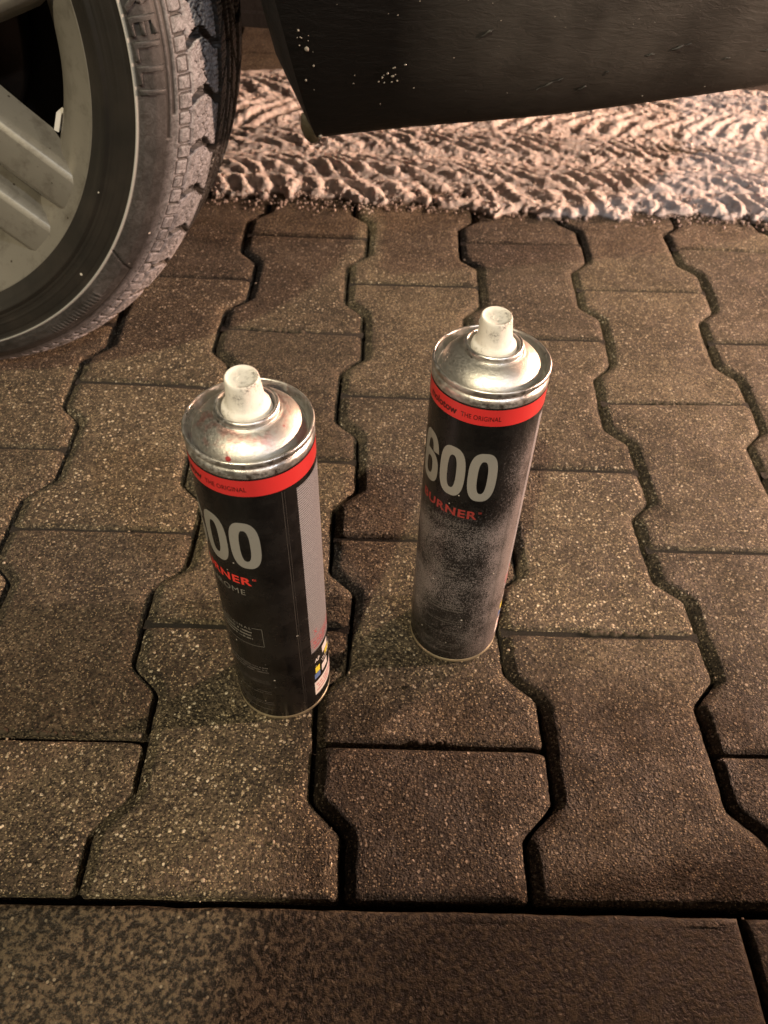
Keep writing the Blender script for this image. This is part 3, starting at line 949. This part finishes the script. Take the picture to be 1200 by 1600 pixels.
def catmull(P, n=8):
    P = [np.array(p, float) for p in P]
    P = [2 * P[0] - P[1]] + P + [2 * P[-1] - P[-2]]
    out = []
    for i in range(1, len(P) - 2):
        for k in range(n):
            t = k / n
            a, b, c, d = P[i - 1:i + 3]
            out.append(.5 * ((2 * b) + (-a + c) * t + (2 * a - 5 * b + 4 * c - d) * t * t + (-a + 3 * b - 3 * c + d) * t ** 3))
    out.append(P[-2])
    return np.array(out)

# path of the bumper's lower edge: x, y, z
path = catmull([(-.031, .537, .2345), (.05, .549, .2415), (.162, .566, .2485), (.26, .583, .258), (.362, .605, .268), (.46, .645, .276), (.55, .71, .28), (.61, .82, .282), (.64, 1.0, .284), (.655, 1.4, .285), (.66, 1.8, .284)], 10)
prof = [(-.030, .013), (-.016, .004), (-.006, .0006), (0, 0), (.0035, .0012), (.0075, .005), (.013, .014), (.022, .034), (.031, .062), (.038, .10), (.042, .15), (.044, .22), (.042, .34)]
tang = np.gradient(path[:, :2], axis=0); tang /= np.linalg.norm(tang, axis=1)[:, None]
outw = np.stack([tang[:, 1], -tang[:, 0]], 1)
def arch_x(z):
    """front edge of the bumper: the wheel arch opening"""
    pts = [(.234, -.031), (.26, -.038), (.292, -.045), (.343, -.056), (.40, -.070), (.46, -.098), (.52, -.14), (.60, -.22)]
    return float(np.interp(z, [p[0] for p in pts], [p[1] for p in pts]))
verts, faces = [], []
m = len(prof)
for i in range(len(path)):
    for d, dz in prof:
        z = path[i, 2] + dz
        x, y = path[i, 0] + outw[i, 0] * d, path[i, 1] + outw[i, 1] * d
        f = max(0, 1 - (path[i, 0] + .031) / .14)
        x += (arch_x(z) - (-.031)) * f ** 1.5 + (-(outw[0, 0] * d) * f if i == 0 else 0)
        verts.append((x, y, z))
for i in range(len(path) - 1):
    for k in range(m - 1):
        faces.append((i * m + k, (i + 1) * m + k, (i + 1) * m + k + 1, i * m + k + 1))
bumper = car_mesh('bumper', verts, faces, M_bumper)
# turned-in flange along the wheel arch edge
fv, ff = [], []
for k in range(m):
    v = Vector(verts[k])
    for (dx, dy) in ((0, 0), (-.003, .003), (-.009, .012), (-.017, .034), (-.018, .045)):
        s = min(1, .35 + (v.z - .2345) / .09)
        fv.append((v.x + dx * s, v.y + dy, v.z))
for k in range(m - 1):
    for j in range(4):
        ff.append((k * 5 + j, k * 5 + j + 1, (k + 1) * 5 + j + 1, (k + 1) * 5 + j))
car_mesh('arch_flange', fv, ff, M_dark)
# small plastic tab hanging under the corner
bm = bmesh.new()
poly = [(-.046, .246), (-.033, .244), (-.030, .230), (-.032, .223), (-.038, .221), (-.0435, .225), (-.047, .234)]
f0 = [bm.verts.new((x, .556, z)) for x, z in poly]; f1 = [bm.verts.new((x, .5595, z)) for x, z in poly]
bm.faces.new(f0); bm.faces.new(list(reversed(f1)))
for i in range(len(poly)):
    j = (i + 1) % len(poly); bm.faces.new((f0[i], f1[i], f1[j], f0[j]))
bmesh.ops.recalc_face_normals(bm, faces=bm.faces)
bmesh.ops.bevel(bm, geom=list(bm.edges), offset=.0008, segments=1, affect='EDGES')
tab = from_bm('liner_tab', bm, mat_simple('muddy_plastic', (0.035, 0.028, 0.016), .6, 0, (200, .001)), None, True); child_at(tab, car, INV)

# quarter panel over the wheel, with an arch cut out of it
qv, qf = [], []
na = 40
wc = (-.423, .311)
for i in range(na + 1):
    a = math.radians(30 + (198 - 30) * i / na)
    ra = .352
    x, z = wc[0] + ra * math.cos(a), wc[1] + ra * math.sin(a)
    far_x = wc[0] + (.55 if math.cos(a) > 0 else .75) * math.cos(a) / max(abs(math.cos(a)), abs(math.sin(a)))
    far_z = min(.95, wc[1] + .55 * math.sin(a) / max(abs(math.cos(a)), abs(math.sin(a))))
    for t in (0, .03, .1, .3, .6, 1):
        xx = x + (far_x - x) * t; zz = max(.22, z + (far_z - z) * t)
        yy = .478 - .0827 * (xx - wc[0]) + (.006 if t == 0 else 0) + .05 * max(0, zz - .6)
        qv.append((xx, yy, zz))
    qv.append((x - .0 * math.cos(a), .50 - .0827 * (x - wc[0]), z))
for i in range(na):
    for k in range(5):
        qf.append((i * 7 + k, (i + 1) * 7 + k, (i + 1) * 7 + k + 1, i * 7 + k + 1))
    qf.append((i * 7, i * 7 + 6, (i + 1) * 7 + 6, (i + 1) * 7))
# keep the panel clear of the bumper
car_mesh('quarter_panel', qv, qf, M_paint)
# wheel housing
lv, lf = [], []
for i in range(33):
    a = math.radians(32 + 163 * i / 32)
    for y in (.512, .56, .66, .78):
        lv.append((wc[0] + .362 * math.cos(a), y - .0827 * (.362 * math.cos(a)), wc[1] + .362 * math.sin(a)))
for i in range(32):
    for k in range(3):
        lf.append((i * 4 + k, (i + 1) * 4 + k, (i + 1) * 4 + k + 1, i * 4 + k + 1))
car_mesh('wheel_housing', lv, lf, M_dark)
# sill and doors towards the front, underbody, body above
def box(name, x0, x1, y0, y1, z0, z1, mat, bev=.01):
    bm = bmesh.new(); bmesh.ops.create_cube(bm, size=1)
    for v in bm.verts:
        x = x0 + (v.co.x + .5) * (x1 - x0)
        v.co = Vector((x, y0 + (v.co.y + .5) * (y1 - y0) - .0827 * (x + .42), z0 + (v.co.z + .5) * (z1 - z0)))
    bmesh.ops.bevel(bm, geom=list(bm.edges), offset=bev, segments=3, affect='EDGES')
    o = from_bm(name, bm, mat, None, True); child_at(o, car, INV); return o
box('sill', -2.60, -.80, .50, .60, .20, .34, M_dark, .02)
box('door', -2.62, -1.72, .478, .54, .345, .95, M_paint, .02)
box('door', -1.71, -.99, .478, .54, .345, .95, M_paint, .02)
box('underbody', -3.5, .50, .72, 1.95, .265, .40, M_dark, .02)
box('exhaust', -.20, .60, 1.62, 1.72, .22, .29, M_disc, .03)
box('tailgate', -.1, .60, .60, 2.0, .60, .98, M_paint, .08)
box('far_side_panel', -3.6, .55, 2.04, 2.12, .22, .95, M_paint, .02)
box('front_wing', -4.0, -3.36, .50, 2.1, .24, .80, M_paint, .08)
box('roof', -2.5, -.1, .68, 1.95, 1.38, 1.44, M_paint, .03)
for xx in (-2.55, -1.3, -.15):
    box('roof_pillar', xx, xx + .07, .56, .66, .93, 1.40, M_paint, .01)
    box('roof_pillar', xx, xx + .07, 1.94, 2.04, .93, 1.40, M_paint, .01)

# frozen crumbs, drips and scuffs on the bumper face
def bump_pt(X, Z):
    k = int(np.argmin(np.abs(path[:, 0] - X)))
    k2 = min(k + 1, len(path) - 1)
    zb = path[k, 2]
    d = float(np.interp(Z - zb, [p[1] for p in prof[3:]], [p[0] for p in prof[3:]]))
    return Vector((X + outw[k, 0] * d, path[k, 1] + outw[k, 1] * d, Z))
bm = bmesh.new()
rr = random.Random(5)
marks = [(-.040, .312, .0018, 0), (-.046, .325, .0009, 0), (-.035, .300, .0008, 0), (-.041, .2885, .0009, 0), (.022, .293, .0007, .8), (.026, .291, .0008, .2), (.018, .290, .0006, 1.2), (.03, .287, .0008, 0), (.027, .298, .0006, .4), (.035, .3, .0006, .3), (-.029, .2375, .0016, 0)]
for i in range(46): marks.append((rr.uniform(-.04, .36), rr.uniform(.262, .35), rr.uniform(.0002, .0004), rr.uniform(.1, .7)))
for i in range(7): marks.append((.024 + rr.gauss(0, .007), .2915 + rr.gauss(0, .004), rr.uniform(.0003, .0006), rr.uniform(.1, .9)))
for i in range(5): marks.append((-.043 + rr.gauss(0, .004), .318 + rr.gauss(0, .009), rr.uniform(.0003, .0006), 0))
for X, Z, s, sl in marks:
    p = bump_pt(X, Z) + Vector((0, -.0004, 0))
    r = bmesh.ops.create_icosphere(bm, subdivisions=1, radius=1)
    for v in r['verts']:
        q = Vector((v.co.x * s * (1.7 if sl else 1), v.co.y * s * .7, v.co.z * s))
        q = Matrix.Rotation(-sl, 3, 'Y') @ q
        v.co = p + q * (1 + .3 * rr.random())
cr = from_bm('ice_crumb', bm, mat_simple('frozen_crumbs', (.17, .155, .135), .22), None); child_at(cr, car, INV); cr['kind'] = 'stuff'
# longer gouges in the plastic
for X, Z, L, sl in ((.155, .2815, .022, .45), (.185, .277, .010, .5), (.255, .309, .018, .35), (.232, .3035, .007, .3), (.335, .3045, .014, .25), (.095, .322, .012, .6), (.20, .289, .006, .9), (.30, .298, .008, .3)):
    bm = bmesh.new()
    p = bump_pt(X, Z)
    nseg = 7
    rows = []
    for i in range(nseg):
        t = i / (nseg - 1) - .5
        w = .0011 * (1 - (2 * t) ** 2) + .0001
        c = bump_pt(X + L * t * math.cos(sl), Z + L * t * math.sin(sl) + .0006 * math.sin(i * 2.1))
        rows.append([bm.verts.new(c + Vector((0, .0006, w))), bm.verts.new(c + Vector((0, -.0009, 0))), bm.verts.new(c + Vector((0, .0006, -w)))])
    for a, b in zip(rows[:-1], rows[1:]):
        for k in range(2): bm.faces.new((a[k], b[k], b[k + 1], a[k + 1]))
    o = from_bm('scuff_mark', bm, M_bumper, None, True); child_at(o, car, INV)

# ------------------------------------------------------------------ spray cans
R0 = 32.8
def wrap(bm, theta_c, zc, r, xc=None):
    """bend a flat bmesh (mm, x right, y up) round the can"""
    xs = [v.co.x for v in bm.verts]
    if xc is None: xc = (min(xs) + max(xs)) / 2
    for v in bm.verts:
        a = math.radians(theta_c) + (v.co.x - xc) / R0
        v.co = Vector((r * math.cos(a), r * math.sin(a), zc + v.co.y)) * MM

def can_text(name, parent, s, th0, th1, z0, z1, mat, offset=0.0, spacing=1.0, lift=.14, shear=0):
    bm = text_mesh(s, 10, offset, spacing, shear, 1, 'LEFT', None)
    xs = [v.co.x for v in bm.verts]; ys = [v.co.y for v in bm.verts]
    W_ = math.radians(th1 - th0) * R0
    sx, sy = W_ / (max(xs) - min(xs)), (z1 - z0) / (max(ys) - min(ys))
    x0, y0 = min(xs), min(ys)
    for v in bm.verts:
        v.co.x = (v.co.x - x0) * sx; v.co.y = (v.co.y - y0) * sy; v.co.z = 0
    x = 1.0
    while x < W_:
        bmesh.ops.bisect_plane(bm, geom=list(bm.verts) + list(bm.edges) + list(bm.faces), plane_co=(x, 0, 0), plane_no=(1, 0, 0))
        x += 1.3
    wrap(bm, th0, z0, R0 + lift, 0)
    return from_bm(name, bm, mat, parent, True)

def arc_patch(name, parent, th0, th1, z0, z1, lift, mat, step=2.0):
    n = max(1, int((th1 - th0) / step))
    verts, faces, uvs = [], [], []
    for i in range(n + 1):
        a = math.radians(th0 + (th1 - th0) * i / n)
        for z in (z0, z1):
            r = R0 + lift
            verts.append((r * math.cos(a) * MM, r * math.sin(a) * MM, z * MM)); uvs.append((a * R0, z))
    for i in range(n): faces.append((2 * i, 2 * i + 2, 2 * i + 3, 2 * i + 1))
    return link_mesh(name, verts, faces, mat, parent, True, uvs)

def ring_glyph(bm, outer, inner, cx, n=44):
    """flat ring between two superellipses: (a, b, cy) each"""
    def pt(E, t, e):
        a, b, cy = E[:3]; c, s = math.cos(t), math.sin(t)
        return (cx + a * math.copysign(abs(c) ** (2 / e), c) + (E[3] if len(E) > 3 else 0), cy + b * math.copysign(abs(s) ** (2 / e), s))
    o = [bm.verts.new((*pt(outer, 2 * PI * i / n, 2.7), 0)) for i in range(n)]
    q = [bm.verts.new((*pt(inner, 2 * PI * i / n, 2.6), 0)) for i in range(n)]
    for i in range(n):
        j = (i + 1) % n
        bm.faces.new((o[i], o[j], q[j], q[i]))
def digit_zero(parent, th_c, z0, z1, w, mat):
    bm = bmesh.new(); H = z1 - z0
    ring_glyph(bm, (w / 2, H / 2, H / 2), (w / 2 - 5.5, H / 2 - 6.2, H / 2), 0)
    wrap(bm, th_c, z0, R0 + .16, 0)
    return from_bm('numeral', bm, mat, parent)
def digit_six(parent, th_c, z0, z1, w, mat):
    bm = bmesh.new(); H = z1 - z0
    # lower bowl
    ring_glyph(bm, (w / 2, H * .315, H * .315), (w / 2 - 5.4, H * .315 - 5.4, H * .315), 0)
    # stem sweeping up and over to a short hook
    n = 26
    O, I = [], []
    for i in range(n + 1):
        t = math.radians(188 - 172 * i / n)
        e = 2.7
        c, s = math.cos(t), math.sin(t)
        f = lambda a, b: (a * math.copysign(abs(c) ** (2 / e), c), H / 2 + b * math.copysign(abs(s) ** (2 / e), s))
        O.append(f(w / 2, H / 2)); I.append(f(w / 2 - 5.5, H / 2 - 6.0))
    O = [(-w / 2, H * .30)] + O; I = [(-w / 2 + 5.5, H * .30)] + I
    # extend the hook down a little
    O.append((w / 2, H * .66)); I.append((w / 2 - 5.5, H * .66))
    ov = [bm.verts.new((*p, .0)) for p in O]; iv = [bm.verts.new((*p, .0)) for p in I]
    for i in range(len(O) - 1): bm.faces.new((ov[i], ov[i + 1], iv[i + 1], iv[i]))
    wrap(bm, th_c, z0, R0 + .16, 0)
    return from_bm('numeral', bm, mat, parent)

def text_lines(name, parent, th0, th1, zs, hgt, mat, seed, lift=.14):
    """lines of print too small to read in the photograph"""
    r = random.Random(seed); bm = bmesh.new()
    for (z, frac) in zs:
        x = math.radians(th1 - th0) * R0 * (1 - frac); end = math.radians(th1 - th0) * R0
        while x < end:
            w = r.uniform(.45, .85)
            if r.random() < .16: x += w; continue
            h = hgt * r.uniform(.7, 1)
            q = [bm.verts.new(c) for c in ((x, z - 0, 0), (x + w * .8, z, 0), (x + w * .8, z + h, 0), (x, z + h, 0))]
            bm.faces.new(q); x += w
    for v in bm.verts:
        a = math.radians(th0) + v.co.x / R0; rr_ = R0 + lift
        v.co = Vector((rr_ * math.cos(a), rr_ * math.sin(a), v.co.y)) * MM
    return from_bm(name, bm, mat, parent)

M_red = mat_print('red_band_print', (0.50, 0.028, 0.028), .36)
M_redprint = mat_print('red_lettering_print', (0.60, 0.04, 0.03), .4, 0, .02)
M_redworn = mat_print('worn_red_lettering_print', (0.26, 0.03, 0.025), .45, 0, .20)
M_grey = mat_print('grey_numeral_print', (0.27, 0.26, 0.24), .42, .25)
M_thin = mat_print('grey_small_print', (0.20, 0.19, 0.17), .45, .2)
M_faint = mat_print('faint_small_print', (0.10, 0.09, 0.085), .45, .1)
M_blackprint = mat_print('black_print_on_red', (0.05, 0.006, 0.006), .4)
M_white = mat_print('white_label_print', (0.62, 0.60, 0.58), .45)
M_yellow = mat_print('yellow_label_print', (0.62, 0.55, 0.05), .45)
M_blue = mat_print('blue_label_print', (0.10, 0.16, 0.34), .45)
M_seam = mat_print('label_seam_line', (0.13, 0.12, 0.11), .3, .6)
M_redline = mat_print('red_line_print', (0.45, 0.05, 0.06), .45)
M_label_clean = mat_black_label('black_label_scratched', False)
M_label_over = mat_black_label('black_label_with_overspray', True)
M_dome_spots = mat_dome('silver_dome_paint_flecked', True)
M_dome_plain = mat_dome('silver_dome_overspray', False)

def spray_can(loc, ax, th, label, lab_mat, dome_mat, worn):
    root = empty('spray_can', label, 'spray can', loc, 'spray cans standing on the paving')
    z = Vector((ax[0], ax[1], 1)).normalized(); u = Vector((0, 1, 0)).cross(z).normalized(); v = z.cross(u)
    root.matrix_world = Matrix(((u.x, v.x, z.x, loc[0]), (u.y, v.y, z.y, loc[1]), (u.z, v.z, z.z, loc[2]), (0, 0, 0, 1)))
    k = lambda P, it=1: smoothprof([(r * MM, zz * MM) for r, zz in P], it)
    lathe('base_rim', k([(0, 6), (20, 4), (29.5, 1.6), (30.8, .2), (32.0, 0), (32.9, .7), (33.0, 2.0), (32.5, 2.9), (31.8, 3.6)], 1), M_gold, root)
    lathe('label_sleeve', [(x * MM, y * MM) for x, y in ((31.6, 2.6), (32.4, 3.1), (R0, 4.2), (R0, 60), (R0, 120), (R0, 180), (R0, 228.0), (R0, 240.2), (32.5, 240.8))], lab_mat, root, n=128)
    arc_patch('red_band', root, -180, 180, 228.2, 239.3, .10, M_red, 3)
    # necked-in shoulder with double-seamed rim
    sh = [(32.2, 239.8), (32.95, 240.4), (32.95, 243.0), (32.4, 244.6), (31.5, 245.6), (31.3, 246.4), (32.3, 247.0), (33.1, 247.6), (33.3, 249.0), (33.1, 250.4), (32.5, 251.0), (31.7, 250.6), (31.3, 249.0), (30.9, 246.0), (30.4, 244.2), (29.6, 243.8)]
    lathe('shoulder_rim', k(sh, 2), M_metal, root, n=128)
    dm = [(30.2, 243.6), (29.3, 243.9), (28.9, 245.0), (28.5, 246.6), (27.3, 249.2), (25.2, 251.8), (22.6, 254.0), (19.8, 255.7), (17.8, 256.6), (16.9, 257.2)]
    lathe('dome', k(dm, 2), dome_mat, root, n=128)
    cup = [(17.2, 256.9), (16.2, 256.9), (15.9, 257.6), (16.6, 258.6), (16.5, 260.2), (15.6, 261.2), (14.6, 261.0), (14.0, 259.8), (13.6, 257.2), (13.2, 256.4), (6, 256.2), (0, 256.2)]
    lathe('valve_cup', k(cup, 2), M_metal, root, n=96)
    # actuator: skirt ring, waist and slightly slanted tapering button
    act = [(12.4, 256.6), (12.7, 258.0), (12.4, 260.2), (11.6, 261.3), (10.6, 261.9), (10.0, 263.4), (9.4, 266), (9.0, 270), (8.65, 274.6), (8.45, 276.6), (8.0, 277.2), (7.4, 277.0), (6.7, 276.2), (0, 276.0)]
    cap = lathe('spray_cap', k(act, 1), M_cap, root, n=72)
    for vv in cap.data.vertices:
        f = max(0, (vv.co.z - .262) / .016)
        vv.co.z -= f * vv.co.y * -.10 + f * vv.co.x * .02
        vv.co.x -= f * .0006
        # flat with the nozzle faces the far left
        if .263 < vv.co.z < .2755 and vv.co.x < 0 and vv.co.y > 0:
            vv.co.x *= 1.02
    bm = bmesh.new(); bmesh.ops.create_cone(bm, cap_ends=True, segments=24, radius1=.0028, radius2=.0024, depth=.0022)
    nz = from_bm('nozzle', bm, M_cap, cap, True)
    nd = Vector((-.75, .66, 0)).normalized()
    nz.matrix_basis = Matrix.Translation(nd * .0091 + Vector((0, 0, .2700))) @ nd.to_track_quat('Z', 'Y').to_matrix().to_4x4()
    # small arrow mark moulded into the button top
    bm = bmesh.new()
    for a_, b_ in (((-2.6, -1.2), (-.6, -3.2)), ((-.6, -3.2), (.9, -.6)), ((-2.6, -1.2), (-1.8, 1.0))):
        d_ = Vector((b_[0] - a_[0], b_[1] - a_[1])); nn = Vector((-d_.y, d_.x)).normalized() * .28
        q = [bm.verts.new((a_[0] + nn.x, a_[1] + nn.y, 0)), bm.verts.new((b_[0] + nn.x, b_[1] + nn.y, 0)), bm.verts.new((b_[0] - nn.x, b_[1] - nn.y, 0)), bm.verts.new((a_[0] - nn.x, a_[1] - nn.y, 0))]
        f_ = bm.faces.new(q)
    ex = bmesh.ops.extrude_face_region(bm, geom=list(bm.faces))
    for g_ in ex['geom']:
        if isinstance(g_, bmesh.types.BMVert): g_.co.z += .35
    for v_ in bm.verts: v_.co = Vector((v_.co.x * MM - .0006, v_.co.y * MM, (276.0 + v_.co.z + v_.co.y * .10) * MM))
    bmesh.ops.recalc_face_normals(bm, faces=bm.faces)
    from_bm('moulded_mark', bm, M_cap, cap, False)
    T = lambda a: a + th
    # print
    digit_six(root, T(-157.0), 170.5, 208.3, 16.9, M_grey)
    digit_zero(root, T(-124.4), 170.5, 208.3, 16.9, M_grey)
    digit_zero(root, T(-91.8), 170.5, 208.3, 16.9, M_grey)
    can_text('lettering', root, 'BURNER', T(-163.2), T(-91.2), 154.6, 161.4, M_redworn if worn else M_redprint, .28, 1.12)
    can_text('lettering', root, '™', T(-90.4), T(-86.6), 159.4, 161.2, M_redworn if worn else M_redprint, 0, 1)
    can_text('lettering', root, 'CHROME', T(-153.5), T(-99.8), 144.6, 149.6, M_faint if worn else M_thin, -.02, 1.15)
    can_text('lettering', root, 'molotow', T(-166), T(-126), 231.0, 236.0, M_blackprint, .35, 1.0, .2)
    can_text('lettering', root, 'THE ORIGINAL', T(-121.6), T(-82.2), 231.6, 234.8, M_blackprint, .12, 1.05, .2)
    tm = M_faint if worn else M_thin
    can_text('lettering', root, 'ORIGINAL', T(-140), T(-101.0), 109.0, 111.4, tm, .06, 1.5)
    # frame beside the small print
    arc_patch('label_frame', root, T(-100), T(-89.0), 111.2, 111.55, .13, tm)
    arc_patch('label_frame', root, T(-89.4), T(-89.0), 92.6, 111.2, .13, tm)
    arc_patch('label_frame', root, T(-165), T(-89.0), 92.3, 92.65, .13, tm)
    text_lines('fine_print', root, T(-150), T(-101), [(105.4, 1), (101.9, .95), (98.6, .8)], 1.7, tm, 3)
    text_lines('fine_print', root, T(-150), T(-90), [(66.5, .9), (63.6, .97), (60.9, .92)], 1.5, M_faint, 4)
    text_lines('fine_print', root, T(-150), T(-90), [(49.8, .55), (47.4, 1), (36.5, .3), (34.0, 1), (22.0, 1), (19.6, .8), (12.6, 1)], .8, M_faint, 5)
    # back panel: silver with small print, red diagonal rules, hazard pictures
    pl, pr = T(-30 if worn else -36.5), T(66)
    arc_patch('info_panel', root, pl, pr, 68, 224, .10, M_panel, 2)
    arc_patch('label_seam', root, T(-52.2), T(-51.7), 5, 227, .12, M_seam)
    arc_patch('label_seam', root, T(-49.6), T(-49.3), 5, 227, .12, M_seam)
    arc_patch('panel_rule', root, pl, pr, 82.2, 82.9, .15, M_redline, 2)
    can_text('panel_lettering', root, 'X', pl + 6, pl + 12, 86.5, 91.5, M_redline, .0, 1, .15)
    text_lines('panel_lettering', root, pl + 1, pr, [(78.2, 1), (75.4, 1), (71.6, .97)], 1.9, M_redline, 8, .15)
    can_text('panel_lettering', root, 'AP', pl + 4, pl + 13, 54.5, 58.5, M_white, .25, 1, .15)
    text_lines('panel_lettering', root, pl + 16, pr, [(50.0, 1), (46.8, .97)], 1.8, M_white, 9, .15)
    arc_patch('hazard_pictogram', root, pl + 2, pl + 12, 35, 41, .14, M_blue)
    arc_patch('hazard_pictogram', root, pl + 4, pl + 12, 41.5, 48.5, .14, M_yellow)
    arc_patch('hazard_pictogram', root, pl + 19, pl + 34, 56, 64, .14, M_white)
    arc_patch('hazard_pictogram', root, pl + 25, pl + 37, 50, 55, .16, M_yellow)
    arc_patch('hazard_pictogram', root, pl + 16, pl + 30, 36, 44, .14, M_white)
    arc_patch('address_box', root, pl + 1, pr, 15, 31, .12, M_white, 2)
    text_lines('panel_lettering', root, pl + 4, pr - 4, [(26, 1), (22.4, .97), (18.6, 1)], 1.7, M_redline, 10, .15)
    return root

spray_can((-.0360, .1534, .0006), (-.0166, -.0178), -6.0,
          'left spray can, glossy black label, red and black paint flecks on its dome',
          M_label_clean, M_dome_spots, False)
spray_can((.0895, .2031, .0006), (-.0092, .0178), 0.0,
          'right spray can showing the whole number 600, its lower label dulled by silver overspray',
          M_label_over, M_dome_plain, True)

# ------------------------------------------------------------------ grit lying on the pavers
rg = random.Random(21)
bm = bmesh.new()
for i in range(420):
    x, y = rg.uniform(-.5, .62), rg.uniform(-.07, .9)
    s = rg.choice((.0005, .0006, .0008, .0012)) * rg.uniform(.7, 1.2)
    r = bmesh.ops.create_icosphere(bm, subdivisions=1, radius=s)
    fx, fy, fz = rg.uniform(.7, 1.5), rg.uniform(.7, 1.3), rg.uniform(.4, .8)
    for v in r['verts']:
        v.co = Vector((x + v.co.x * fx, y + v.co.y * fy, .0007 + v.co.z * fz))
gr = from_bm('grit', bm, mat_simple('grit_stone', (.30, .25, .19), .7), None, False)
gr['kind'] = 'stuff'; gr['label'] = 'fine grit scattered over the pavers'; gr['category'] = 'grit'
